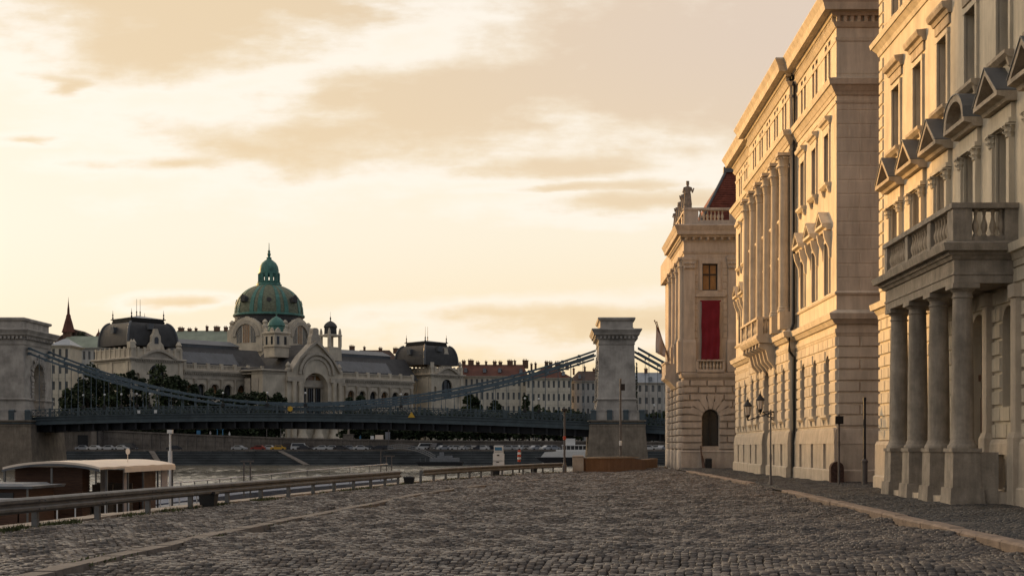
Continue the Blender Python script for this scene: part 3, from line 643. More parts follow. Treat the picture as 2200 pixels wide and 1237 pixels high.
def plinth(M, T_, a, b_, holes):
    sg = [(a, b_)]
    for h_ in holes:
        ns = []
        for s0, s1 in sg: ns += [(s0, h_[0]-h_[1]/2), (h_[0]+h_[1]/2, s1)] if s0 < h_[0] < s1 else [(s0, s1)]
        sg = ns
    S = MB(T_)
    for s0, s1 in sg: S.box(s0, s1, -.14, .02, .66, 1.8)
    S.prismu([(.02, 2.5), (-.07, 2.42), (-.1, 2.3), (-.16, 1.8), (.02, 1.8)], a, b_); S.prismu([(.02, .68), (-.15, .68), (-.22, .62), (-.22, 0), (.02, 0)], a, b_)
    o = len(M.v); M.v += S.v; M.f += [tuple(i+o for i in f) for f in S.f]
M = MB(); plinth(M, T, YA-.2, CY0, allw[0][5]); plinth(M, T, CY1, YB, allw[1][5])
plinth(M, TK, CY0-.2, door[0]-1.0, allw[2][5][:2]); plinth(M, TK, door[0]+1.0, CY1, allw[2][5][2:])
S = MB(wY(YA)); S.box(XC_, XC_+14, -.14, .02, .66, 1.8); S.prismu([(.02, 2.5), (-.07, 2.42), (-.1, 2.3), (-.16, 1.8), (.02, 1.8)], XC_-.14, XC_+14); S.prismu([(.02, .68), (-.15, .68), (-.22, .62), (-.22, 0), (.02, 0)], XC_-.2, XC_+14)
M.v, M.f = M.v+S.v, M.f+[tuple(i+len(M.v) for i in f) for f in S.f]
M.build('plinth', 'stone_trim', G_)
for k, (T_, r4, r3, r2, g1, g0) in enumerate(allw):
    for op in r4: window(T_, op, G_, .26, mull=0, fw=.05)
    for op in r3+r2+g1: window(T_, op, G_, .3)
    for op in g0: window(T_, op, G_, .3, frame=None, glass='door_dark', name='basement_window')
    for op in r3: surround(T_, op, G_, 'plaster_warm', .15, .07); sill(T_, op[0], 1.5, 13.42, G_, 'plaster_warm'); hood(T_, op[0], 1.65, 16.02, G_, 'plaster_warm', .3, .3)
    for op in r2:
        if k < 2:
            surround(T_, op, G_, 'plaster_warm', .15, .07); pediment(T_, op[0], 1.75, 11.4, .62, G_, 'plaster_warm', .42, top='plaster_warm')
            for s in (-1, 1): M = MB(T_); M.prismu([(.02, 11.25), (-.36, 11.25), (-.3, 10.9), (-.12, 10.5), (-.1, 10.1), (.02, 10.0)], op[0]+s*.74-.09, op[0]+s*.74+.09); M.build('pediment_bracket', 'plaster_warm', G_)
        else:
            M = MB(T_); p0 = arch_pts(op[0], 1.0, op[3]-.5); p1 = arch_pts(op[0], 1.4, op[3]-.5)
            for i in range(len(p0)-1): M.add([(p[0], dd, p[1]) for dd in (-.08, .02) for p in (p0[i], p0[i+1], p1[i+1], p1[i])], [(0, 1, 2, 3), (2, 3, 7, 6), (0, 1, 5, 4)])
            M.build('window_surround', 'plaster_warm', G_); hood(T_, op[0], 1.5, 11.3, G_, 'plaster_warm', .22, .2)
    for op in g1: sill(T_, op[0], 1.35, 3.08, G_, 'plaster_warm', .22)
for i in range(6):
    y = 72.35+2.7*i; M = MB(TK)
    M.box(y-.36, y+.36, -.5, .02, 7.62, 8.5); M.lathe(y, -.22, [(.36, 8.5), (.36, 8.6), (.31, 8.66), (.33, 8.72), (.285, 8.78)]+[(.285-.035*(k/6)**1.5, 8.8+6.6*k/6) for k in range(7)], 20)
    cap(M, y, -.22, 15.4, .25, 1.15, 14)
    M.build('half_column', 'stone_trim', G_, smooth=True)
M = MB(TK); M.box(CY0, CY0+.02, -.02, .02, 8, 16); M.quad((door[0]-1, .33, .13), (door[0]+1, .33, .13), *[(u, .33, z) for u, z in reversed(arch_pts(door[0], 2.0, 5.1))]); dr = M.build('door', 'door_dark', G_)
M = MB(TK); M.box(door[0]-.05, door[0]+.05, .26, .34, .13, 4.9); M.box(door[0]-1, door[0]+1, .24, .34, 4.9, 5.1); M.build('door_frame', 'frame_wood', dr)
# balcony over the door
b0, b1, xo = 76.2, 83.0, 1.02
M = MB(TK); M.prismu([(.02, 7.2), (-xo+.1, 7.25), (-xo, 7.38), (-xo-.06, 7.5), (-xo-.06, 7.62), (.02, 7.62)], b0, b1)
for u in (b0+.25, b0+1.5, b0+2.75, b1-2.75, b1-1.5, b1-.25): M.prismu([(.02, 7.2), (-xo+.12, 7.22), (-xo+.1, 7.0), (-.55, 6.85), (-.42, 6.3), (-.2, 6.05), (.02, 5.7)], u-.13, u+.13)
M.build('balcony_slab', 'stone_trim', G_)
M = MB(TK)
for u in (b0+.17, b0+2.3, b1-2.3, b1-.17): M.box(u-.17, u+.17, -xo, -xo+.3, 7.62, 8.5)
M.box(b0, b1, -xo-.04, -xo+.34, 8.5, 8.62); M.box(b0+.3, b1-.3, -xo+.02, -xo+.28, 7.62, 7.74)
for u in (b0+.17, b1-.17): M.box(u-.13, u+.13, -xo+.3, -.05, 7.621, 7.74); M.box(u-.19, u+.19, -xo+.34, .02, 8.501, 8.621)
M.build('balcony_parapet', 'stone_trim', G_)
bp_ = []
for a, b_ in ((b0+.34, b0+2.13), (b0+2.47, b1-2.47), (b1-2.13, b1-.34)):
    k = round((b_-a)/.27); bp_ += [(XK-xo+.15, a+(b_-a)*(i+.5)/k) for i in range(k)]
bp_ += [(XK-xo+.42+.2*i, b0+.17) for i in range(3)]
balusters(bp_, 7.74, G_, 'stone_trim', .76)
M = MB(); M.tube([(12.24, 71.86, 20.3), (12.24, 71.86, 7.9), (12.0, 71.8, 7.3), (12.0, 71.8, 6.5), (12.24, 71.86, 6.2), (12.24, 71.86, .3)], .075, 8); M.box(12.1, 12.38, 71.7, 72.0, 20.2, 20.5); M.build('downpipe', 'iron_black', G_)

# ------------------------------------------------------------------ far right building with banner
XB, YF = 9.7, 104.0; TF = wY(YF); TS = wX(XB); YE = 114.6
H_ = thing('banner_building', 'brown rusticated corner building with a dark red banner, red hipped roof and roof statues', 'building', (XB+5, YF, 0))
cx = 11.6
M = MB(TF); wtop = (cx-.02, 1.12, 13.1, 15.05, False); wmid = (cx, 1.25, 8.55, 12.0, True); wg = (cx+.02, 1.22, 1.72, 4.4, True); XR = 22.0; XW = XB
facade(M, XB, XR, 7.0, 16.0, [wtop, wmid], .35); facade(M, XB-.02, XR, 0, 7.0, [wg], .4)
S = MB(TF); rustic(S, XB-.22, XR, 1.45, 6.6, [wg], .5, 1.3, .16, .1)
rustic(S, 10.35, 10.72, 9.6, 15.2, [], .5, .5, .035, .05); rustic(S, 12.5, 12.86, 9.6, 15.2, [], .5, .5, .035, .05)
for k in range(-3, 4):                                      # fan of voussoirs over the ground floor window
    a = k*.40; u0 = cx+.02
    S.add([(u0+rr*sin(a+da), dd, 3.8+rr*cos(a+da)) for dd in (-.2, .01) for rr, da in ((.64, -.17), (1.62, -.17), (1.62, .17), (.64, .17))], [(0, 1, 2, 3), (0, 4, 5, 1), (1, 5, 6, 2), (2, 6, 7, 3), (3, 7, 4, 0)])
M.v, M.f = M.v+S.v, M.f+[tuple(i+len(M.v) for i in f) for f in S.f]
S = MB(TS); so = [(y, 1.1, 8.6, 12.0, False) for y in (106.2, 109.3, 112.4)]; sg = [(y, 1.1, 1.8, 4.6, True) for y in (106.2, 109.3, 112.4)]
facade(S, YF, YE, 7.0, 16.0, so, .35); facade(S, YF, YE, 0, 7.0, sg, .4); rustic(S, YF-.1, YE, 1.45, 6.6, sg, .5, 1.0, .2, .1)
M.v, M.f = M.v+S.v, M.f+[tuple(i+len(M.v) for i in f) for f in S.f]
S = MB(); S.box(XB+.42, XR, YF+.42, YE+12, 0, 16.0); M.v, M.f = M.v+S.v, M.f+[tuple(i+len(M.v) for i in f) for f in S.f]
M.build('wall', 'stone_brown', H_)
for op in so+sg: window(TS, op, H_, .35)
window(TF, wtop, H_, .3, glass='glass_amber', frame='frame_dark', trans=.6, fw=.09)
window(TF, wmid, H_, .35, frame='frame_dark'); window(TF, wg, H_, .4, glass='glass_window', frame='frame_dark', mull=1, fw=.1)
surround(TF, wtop, H_, 'stone_brown', .22, .09)
M = MB(TF); M.box(cx-1.1, cx+1.1, -.16, .02, 12.62, 12.82); M.build('window_sill', 'stone_brown', H_)
M = MB(); cornice(M, XB, XR, YF, YE, [(6.6, 6.75, .06, .1), (6.75, 7.0, .2, .26), (7.0, 7.12, .26, .1), (15.55, 15.8, .02, .02), (15.8, 15.95, .08, .12), (15.95, 16.6, .03, .03), (16.6, 16.72, .05, .12), (16.95, 17.12, .3, .34), (17.12, 17.4, .56, .6), (17.4, 17.75, .62, .78), (17.75, 17.82, .78, .74)])
for k in range(24): M.lathe(XB+.15+k*.52, YF-.2, [(.01, 16.72), (.1, 16.76), (.12, 16.86), (.1, 16.96)], 8)
dentils(M, TS, YF, YE, 16.74, 16.94, .24, .45); M.box(XB-.02, XR, YF-.02, YE, 16.72, 16.95); M.box(XB, XR, YF, YE+12, 16.0, 16.7); M.box(XB, XR, YE, YE+12, 16.7, 17.7)
M.build('cornice', 'stone_brown', H_)
for u0, u1 in ((XB-.06, XB+.78), (12.9, 13.75)):
    M = MB(TF); M.box(u0, u1, -.14, .02, 9.5, 14.55); M.frus(u0, u1, -.14, .02, 9.3, 9.5, .08, .02); M.box(u0-.08, u1+.08, -.22, .02, 7.12, 9.3)
    uc = (u0+u1)/2; M.frus(u0, u1, -.14, .02, 14.55, 15.3, .0, .1); M.box(u0-.12, u1+.12, -.27, .02, 15.3, 15.52)
    for k in range(5):
        for zz in (14.75, 15.05): M.ball((u0+(k+.5)*(u1-u0)/5, -.2, zz), .1, 6)
    M.build('pilaster', 'stone_brown', H_)
for y in (104.25, 105.0, 107.6, 110.8, 114.1):
    M = MB(TS); M.lathe(y, -.12, [(.3, 9.4), (.3, 9.55), (.26, 9.65)]+[(.26-.03*k/4, 9.7+4.7*k/4) for k in range(5)], 14); cap(M, y, -.12, 14.4, .23, 1.1, 12)
    M.box(y-.34, y+.34, -.46, .02, 7.12, 9.4)
    M.lathe(y, -.12, [(.36, 0), (.36, 1.35), (.30, 1.45)], 14)
    for k in range(10): M.lathe(y, -.12, [(.26, 1.5+k*.5), (.36, 1.56+k*.5), (.38, 1.74+k*.5), (.36, 1.92+k*.5), (.26, 1.98+k*.5)], 12)
    M.build('half_column', 'stone_brown', H_, smooth=True)
M = MB(); cornice(M, XB, XR, YF, YE, [(0, 1.3, .24, .22), (1.3, 1.42, .26, .2)]); M.build('plinth', 'stone_brown', H_)
M = MB(TF); M.box(XB+.0, XB+1.05, .1, .5, 17.82, 19.0); M.box(13.05, XR, .1, .5, 17.82, 19.0); M.box(XB+1.05, 13.05, .14, .46, 17.82, 18.25); M.box(XB-.06, XR, .04, .56, 18.98, 19.15)
S = MB(TS)
for y in (104.6, 107.1, 109.6, 112.1, 114.3): S.box(y-.4, y+.4, .1, .5, 17.82, 19.0)
S.box(YF+.57, YE, .14, .46, 17.82, 18.25); S.box(YF+.57, YE, .04, .56, 18.985, 19.155)
M.v, M.f = M.v+S.v, M.f+[tuple(i+len(M.v) for i in f) for f in S.f]
M.build('roof_parapet', 'stone_brown', H_)
balusters([(XB+1.2+k*.27, YF+.3) for k in range(7)], 18.25, H_, 'stone_trim', .74, 1.1)
M = MB(); x0, x1, y0, y1 = 10.9, XR, 106.0, 124.0
M.add([(x0, y0, 18.0), (x1, y0, 18.0), (x1, y1, 18.0), (x0, y1, 18.0), (x0+2.4, y0+2.4, 22.6), (x1, y0+2.4, 22.6), (x1, y1, 22.6), (x0+2.4, y1, 22.6)], [(0, 1, 5, 4), (1, 2, 6, 5), (3, 0, 4, 7), (4, 5, 6, 7)])
r_ = M.build('roof', 'roof_red', H_)
M = MB()
for k in range(24):                                         # courses of tiles as fine ribs
    f = k/24; z = 18.0+4.6*f; M.box(x0+2.4*f-.03, x1, y0+2.4*f-.035, y0+2.4*f+.05, z, z+.05)
M.build('tile_courses', 'roof_red', r_)
M = MB(); M.tube([(x0, y0, 18.05), (x0+2.4, y0+2.4, 22.66), (x0+2.4, y0+2.4, 22.7)], .11, 8); M.box(x0+2.2, x1, y0+2.2, y0+2.7, 22.55, 22.95); M.build('roof_ridge', 'roof_lead', r_)
M = MB(TF); nu, nz = 16, 24
for k in range(2): M.add([(cx-.66+1.32*i/nu+.02*sin(j*.5), -.22-.07*k-.035*sin(i*1.1+.15*j)*(j/nz)-.02*sin(j*.8+i*.2), 12.28-4.25*j/nz+.03*sin(i*1.2)*(j == nz)) for j in range(nz+1) for i in range(nu+1)], [(j*(nu+1)+i, j*(nu+1)+i+1, (j+1)*(nu+1)+i+1, (j+1)*(nu+1)+i) for j in range(nz) for i in range(nu)])
M.box(cx-.76, cx+.76, -.30, -.22, 12.25, 12.34); M.box(cx-.7, cx+.7, -.30, -.22, 8.0, 8.06)
tag(M.build('banner', 'banner_red', None, (cx, YF-.2, 8)), 'long dark red cloth banner hanging down the brown building front', 'banner')
M = MB(TF); M.box(cx-1.02, cx+1.02, -.3, .02, 7.12, 7.32); M.box(cx-1.02, cx+1.02, -.32, .02, 7.92, 8.03)
for u in (cx-.97, cx+.97): M.box(u-.1, u+.1, -.28, .02, 7.32, 7.92)
M.build('window_parapet', 'stone_brown', H_)
balusters([(cx-.75+k*.25, YF-.16) for k in range(7)], 7.32, H_, 'stone_trim', .6)
# side balcony with two flags
M = MB(TS); M.prismu([(.02, 5.9), (-.4, 6.1), (-.9, 6.6), (-1.2, 6.8), (-1.2, 7.02), (.02, 7.02)], 106.6, 110.2); M.box(106.6, 110.2, -1.15, -.95, 7.02, 7.9); M.box(106.6, 106.8, -.95, .02, 7.02, 7.9); M.box(110.0, 110.2, -.95, .02, 7.02, 7.9); M.box(106.52, 110.28, -1.22, -.88, 7.9, 8.03)
M.build('balcony', 'stone_brown', H_)
def flag(y, lean, cloth, lab):
    bx, bz, tx_, tz_ = XB-.75, 8.2, XB-.8-lean, 11.15
    f = thing('flag', lab, 'flag', (XB-.3, y, 8.2)); tipx, tipz = tx_, tz_
    M = MB(); M.tube([(bx, y, bz), (tipx, y-.4, tipz)], .035, 6); M.ball((tipx, y-.4, tipz), .06, 6); M.build('flagpole', 'frame_wood', f)
    M = MB(); n = 10; nz = 6; vs = []
    for i in range(n+1):
        s = i/n; ax, az = tipx+(bx-tipx)*(.08+.62*s), tipz+(bz-tipz)*(.08+.62*s)
        for j in range(nz+1): vs.append((ax+.02*sin(j), y-.4+.4*(.08+.62*s)+.08*sin(s*9+j*.3), az-(2.15-1.55*s)*j/nz))
    fs = [(i*(nz+1)+j, (i+1)*(nz+1)+j, (i+1)*(nz+1)+j+1, i*(nz+1)+j+1) for i in range(n) for j in range(nz)]
    M.add(vs, fs); o = M.build('flag_cloth', cloth, f, smooth=True); sm = o.modifiers.new('thick', 'SOLIDIFY'); sm.thickness = .02
flag(107.4, 1.15, 'cloth_flag', 'pale limp flag hanging from the outer pole over the side balcony')
flag(108.6, .9, 'marker_red', 'furled reddish flag on the inner pole over the side balcony')
# roof statues along the side parapet
def statue(x, y, z, h, lab, arm):
    f = thing('roof_statue', lab, 'statue', (x, y, z), 'stone statues on the roof parapet')
    M = MB(); s = h/1.8; M.box(x-.28, x+.28, y-.28, y+.28, z, z+.18); 
    M.lathe(x, y, [(.27*s, z+.18), (.30*s, z+.3), (.25*s, z+.7*s), (.22*s, z+.95*s), (.20*s, z+1.1*s), (.25*s, z+1.35*s), (.24*s, z+1.48*s), (.10*s, z+1.54*s), (.075*s, z+1.6*s)], 12, sq=.75)
    M.lathe(x, y, [(.05*s, z+1.56*s), (.10*s, z+1.64*s), (.115*s, z+1.72*s), (.10*s, z+1.82*s), (.12*s, z+1.86*s), (.11*s, z+1.9*s)], 10)
    for sg_ in (-1, 1):
        el = (x+sg_*.33*s, y-.08, z+1.12*s); hand = (x+sg_*(.16 if sg_ != arm else .4)*s, y-.26*s, z+(.98 if sg_ != arm else 1.36)*s)
        M.tube([(x+sg_*.22*s, y, z+1.45*s), el, hand], .075*s, 8, .05*s)
    for k in range(7):
        a = 2*pi*k/7; M.tube([(x+.24*s*cos(a), y+.19*s*sin(a), z+.2), (x+.2*s*cos(a+.2), y+.16*s*sin(a+.2), z+1.05*s)], .05*s, 6, .03*s)
    M.build('figure', 'statue_stone', f, smooth=True); return f
for i, (y, h, lab) in enumerate([(104.5, 1.9, 'tallest stone statue at the front corner of the roof parapet'), (106.9, 1.75, 'second stone statue behind the corner one on the roof parapet'), (109.4, 1.6, 'third stone statue along the side roof parapet'), (111.9, 1.6, 'fourth stone statue along the side roof parapet'), (114.2, 1.5, 'farthest stone statue at the end of the side roof parapet')]):
    statue(XB+.3, y, 19.16, h, lab, -1 if i % 2 else 1)
# ------------------------------------------------------------------ guard rails on the quay
def rail(lab, pts, ends):
    g = thing('guard_rail', lab, 'guard rail', (*pts[0], 0), 'steel guard rails along the quay')
    # W-shaped beam: profile (offset towards the road, height)
    pr = [(0, .33), (.035, .34), (.075, .38), (.075, .43), (.02, .47), (.02, .50), (.075, .54), (.075, .60), (.035, .635), (0, .645), (-.015, .63), (.055, .595), (.055, .55), (0, .51), (0, .46), (.055, .42), (.055, .39), (-.015, .345)]
    M = MB(); n = len(pr); vs = []
    P_ = [Vector((p[0], p[1], 0)) for p in pts]
    for i, p in enumerate(P_):
        t_ = (P_[min(i+1, len(P_)-1)]-P_[max(i-1, 0)]).normalized(); nx = Vector((t_.y, -t_.x, 0))
        for d_, z in pr: q = p+nx*(d_+.08); vs.append((q.x, q.y, z))
    fs = [(i*n+k, i*n+(k+1) % n, (i+1)*n+(k+1) % n, (i+1)*n+k) for i in range(len(P_)-1) for k in range(n)]+[tuple(range(n)), tuple((len(P_)-1)*n+k for k in range(n))]
    M.add(vs, fs)
    for i, p in enumerate(P_):
        t_ = (P_[min(i+1, len(P_)-1)]-P_[max(i-1, 0)]).normalized(); nx = Vector((t_.y, -t_.x, 0))
        for a in (-.12, .12):
            for z in (.40, .57): q = p+t_*a+nx*.16; M.ball((q.x, q.y, z), .018, 5)
    M.build('rail_beam', 'steel_rail', g)
    for p in P_:
        M = MB(); M.box(p.x-.055, p.x+.055, p.y-.07, p.y+.07, -.1, .60); M.box(p.x+.055, p.x+.09, p.y-.06, p.y+.06, .36, .60); M.build('post', 'steel_post', g)
    return g
r1 = [(-12.0, 16.6), (-11.65, 19.7), (-11.3, 22.8), (-10.95, 25.9), (-10.55, 29.06), (-10.28, 32.2), (-10.02, 35.3), (-9.7, 38.2), (-9.35, 41.0), (-9.0, 44.0), (-8.68, 46.9), (-8.35, 49.8), (-8.0, 52.3), (-7.62, 54.7), (-7.25, 57.0), (-6.95, 59.3), (-6.65, 61.6)]
rail('near steel guard rail running from the left foreground along the quay', r1, 0)
r2 = [(-6.0, 65.2), (-5.62, 67.8), (-5.24, 70.4), (-4.75, 72.6), (-4.3, 74.6), (-3.8, 76.6), (-3.3, 78.6), (-2.8, 80.6), (-2.25, 82.6), (-1.7, 84.8), (-1.15, 87.0), (-.55, 89.2), (.1, 91.2), (.8, 93.0)]
rail('far shorter steel guard rail beyond the gap with the bin', r2, 0)
def bin_(x, y, w_, h, lab, grp=None):
    M = MB(); M.frus(x-w_/2, x+w_/2, y-w_/2, y+w_/2, .0, h*.86, -.02, .02); M.frus(x-w_/2, x+w_/2, y-w_/2, y+w_/2, h*.86, h, .045, .02); M.frus(x-w_/2+.04, x+w_/2-.04, y-w_/2+.04, y+w_/2-.04, h-.02, h+.02, 0, -.05)
    tag(M.build('waste_bin', 'iron_black', None, (x, y, 0)), lab, 'bin')
bin_(-6.35, 63.4, .42, .34, 'small black bin in the gap between the two guard rails')
bin_(-9.55, 39.6, .42, .42, 'squat dark box beside a post of the near guard rail')
bin_(-3.2, 81.2, .46, .45, 'dark bin under the middle of the far guard rail')
bin_(-1.1, 88.8, .4, .42, 'dark bin near the far end of the far guard rail')
# weeds at the quay edge
M = MB()
for _ in range(3400):
    if random.random() < .72:
        y = random.choice([random.uniform(24, 37), random.uniform(38, 45), random.uniform(26, 33), random.uniform(50, 66)]); x = qx(y)+.58+abs(random.gauss(0, .16))
    else:
        y = random.uniform(66, 92); x = qx(y)+.55+abs(random.gauss(0, .12))
    if sin(y*1.9)+sin(y*.7+1) < -.2: continue
    a = random.uniform(0, 6.28); h = random.uniform(.03, .10); w_ = random.uniform(.02, .05)
    M.add([(x, y, .0), (x+w_*cos(a), y+w_*sin(a), .02), (x+random.uniform(-.05, .05), y+random.uniform(-.05, .05), h+.03)], [(0, 1, 2)])
for _ in range(420):
    k = random.randrange(len(STRIP)-1); f = random.random(); y = STRIP[k][1]+(STRIP[k+1][1]-STRIP[k][1])*f; x = STRIP[k][0]+(STRIP[k+1][0]-STRIP[k][0])*f+random.choice((-.2, .2))
    if sin(y*1.3) < .2: continue
    a = random.uniform(0, 6.28); M.add([(x, y, .0), (x+.03*cos(a), y+.03*sin(a), .03), (x, y+.02, random.uniform(.05, .08))], [(0, 1, 2)])
tag(M.build('weeds', 'weed'), 'low grass and weeds growing along the quay edge', 'weeds', kind='stuff')

# ------------------------------------------------------------------ parapet wall, posts, lamp, signs
g = thing('parapet_wall', 'low brown parapet wall at the far end of the quay', 'wall', (1.9, 94, 0))
def wallseg(M, pts, th, z0, z1):
    P_ = [Vector((p[0], p[1], 0)) for p in pts]; L = []; R_ = []
    for i, p in enumerate(P_):
        t_ = (P_[min(i+1, len(P_)-1)]-P_[max(i-1, 0)]).normalized(); nx = Vector((t_.y, -t_.x, 0)); L.append(p-nx*th/2); R_.append(p+nx*th/2)
    for i in range(len(P_)-1):
        a, b_, c_, e = L[i], L[i+1], R_[i+1], R_[i]
        h0, h1 = (z1[i], z1[i+1]) if isinstance(z1, list) else (z1, z1)
        M.add([(*a[:2], z0), (*b_[:2], z0), (*c_[:2], z0), (*e[:2], z0), (*a[:2], h0), (*b_[:2], h1), (*c_[:2], h1), (*e[:2], h0)], [(4, 5, 6, 7), (0, 1, 5, 4), (1, 2, 6, 5), (2, 3, 7, 6), (3, 0, 4, 7)])
M = MB(); wp = [(2.0, 91.5), (3.4, 94.5), (5.2, 98.5), (6.3, 102.5), (7.6, 110), (8.4, 116)]
wallseg(M, wp, .5, -.1, [.92, .93, .93, .74, .74, .74]); M.build('wall_body', 'parapet_brown', g)
M = MB(); wallseg(M, wp[:3]+[(6.0, 101.2)], .6, .90, [1.0, 1.01, 1.01, .94]); M.build('wall_coping', 'quay_stone', g)
M = MB(); M.box(1.35, 2.05, 91.0, 91.7, -.1, 1.06); M.frus(1.35, 2.05, 91.0, 91.7, 1.06, 1.13, .05, -.05); M.build('end_pier', 'quay_stone', g)
def pole(x, y, h, r, lab, bits):
    f = thing('pole', lab, 'pole', (x, y, 0)); M = MB(); M.lathe(x, y, [(r*1.9, 0), (r*1.9, .5), (r*1.25, .56), (r, .7), (r*.8, h)], 10); M.build('shaft', 'pole_grey', f, smooth=True)
    for nm, mt, z0, z1, rr in bits: M = MB(); M.lathe(x, y, [(rr*.7, z0), (rr, z0+.03), (rr, z1-.03), (rr*.6, z1)], 10); M.build(nm, mt, f)
    return f
pole(.82, 90.2, 3.95, .07, 'slim grey pole with a lamp head and red band at the far guard rail end', [('lamp_head', 'iron_black', 3.9, 4.12, .19), ('red_band', 'marker_red', 2.1, 2.35, .095)])
p_ = pole(4.75, 98.0, 6.35, .075, 'tall thin grey pole standing before the brown parapet wall', [('white_band', 'white_paint', 1.75, 2.1, .1)])
M = MB(); M.box(4.8, 5.05, 97.88, 98.1, 5.55, 6.0); M.build('junction_box', 'iron_black', p_)
p_ = thing('sign_post', 'thin post with a small dark box sign by the corniced palace corner', 'sign', (12.02, 59.5, .1))
M = MB(); M.lathe(12.02, 59.5, [(.05, .1), (.045, 1.0), (.045, 3.0)], 8); M.lathe(12.02, 59.5, [(.062, 1.7), (.062, 1.9)], 8); M.build('shaft', 'pole_grey', p_)
M = MB(); M.box(11.87, 12.2, 59.44, 59.54, 2.62, 2.95); M.box(11.9, 12.17, 59.42, 59.44, 2.65, 2.92); M.build('sign_box', 'iron_black', p_)
p_ = thing('bollard_pole', 'black pole with a thick sleeve at its foot in the side street', 'pole', (12.9, 58.6, .1))
M = MB(); M.lathe(12.9, 58.6, [(.062, .1), (.055, 3.55), (.07, 3.56), (.07, 3.7)], 10); M.build('shaft', 'iron_black', p_); M = MB(); M.lathe(12.9, 58.6, [(.12, .1), (.12, 1.0), (.14, 1.02), (.14, 1.1), (.08, 1.16)], 12); M.build('sleeve', 'pole_grey', p_)
M = MB(); y0 = 61.1; M.prism([(12.0, .12)]+[(12.28-.28*cos(pi*i/10), .75+.28*sin(pi*i/10)) for i in range(11)]+[(12.56, .12)], y0, y0+.4)
tag(M.build('corner_stone', 'rust', None, (12.28, y0, .1)), 'rusty brown round topped guard stone at the corner of the corniced palace', 'guard stone')
M = MB(); M.box(11.15, 11.6, 102.9, 103.35, .0, .75); M.frus(11.15, 11.6, 102.9, 103.35, .75, .85, .04, -.06)
tag(M.build('waste_bin', 'iron_black', None, (11.4, 103, 0)), 'black waste bin against the wall of the banner building', 'bin')
M = MB(); M.tube([(11.0, 103.2, .0), (10.85, 103.6, 1.75)], .06, 4); M.tube([(11.12, 103.0, .0), (10.95, 103.6, 1.0)], .09, 4)
tag(M.build('leaning_board', 'frame_wood', None, (11, 103.2, 0)), 'narrow board leaning on the wall beside the black waste bin', 'board')
# two-armed street lamp
lx, ly = 8.78, 57.0; L_ = thing('street_lamp', 'thin lamp post with two black lanterns on a scrolled iron bracket', 'street lamp', (lx, ly, .1))
M = MB(); M.lathe(lx, ly, [(.085, .1), (.08, .25), (.05, .3), (.036, 1.0), (.05, 1.25), (.05, 1.32), (.034, 1.4), (.03, 3.15)], 10); M.build('post', 'pole_grey', L_, smooth=True)
M = MB(); M.tube([(lx+.13, ly, 3.06), (lx-.92, ly, 2.72)], .02, 6); M.tube([(lx+.13, ly, 3.08), (lx-.5, ly, 3.06)], .022, 6); M.tube([(lx+.13, ly, 3.08), (lx+.13, ly, 2.7)], .02, 6); M.tube([(lx+.13, ly, 2.72), (lx-.3, ly, 3.05)], .014, 6)
def scroll(cx, cz, r, turns, s): M.tube([(cx+s*r*(1-.75*i/18)*cos(2*pi*turns*i/18), ly, cz+r*(1-.75*i/18)*sin(2*pi*turns*i/18)) for i in range(19)], .014, 5)
for cx_, cz_, r_ in ((lx-.06, 2.92, .12), (lx-.28, 2.94, .1), (lx-.5, 2.84, .08), (lx-.68, 2.78, .06), (lx+.05, 2.8, .07)): scroll(cx_, cz_, r_, 1.6, 1)
M.build('scroll_bracket', 'iron_black', L_)
for ux, uz in ((lx-.92, 2.78), (lx-.42, 3.02)):
    M = MB(); M.tube([(ux, ly, uz-.06), (ux, ly, uz+.1)], .035, 8); M.lathe(ux, ly, [(.06, uz+.06), (.10, uz+.12), (.09, uz+.16)], 6)
    for k in range(6): a = 2*pi*k/6; M.tube([(ux+.09*cos(a), ly+.09*sin(a), uz+.14), (ux+.145*cos(a), ly+.145*sin(a), uz+.5)], .01, 4)
    M.lathe(ux, ly, [(.16, uz+.5), (.19, uz+.52), (.15, uz+.58), (.07, uz+.68), (.05, uz+.70), (.055, uz+.74), (.02, uz+.78), (.01, uz+.88)], 10)
    ln = M.build('lantern', 'iron_black', L_)
    M = MB(); M.lathe(ux, ly, [(.075, uz+.15), (.13, uz+.49)], 6); M.build('lamp_glass', 'awning_cream', ln)

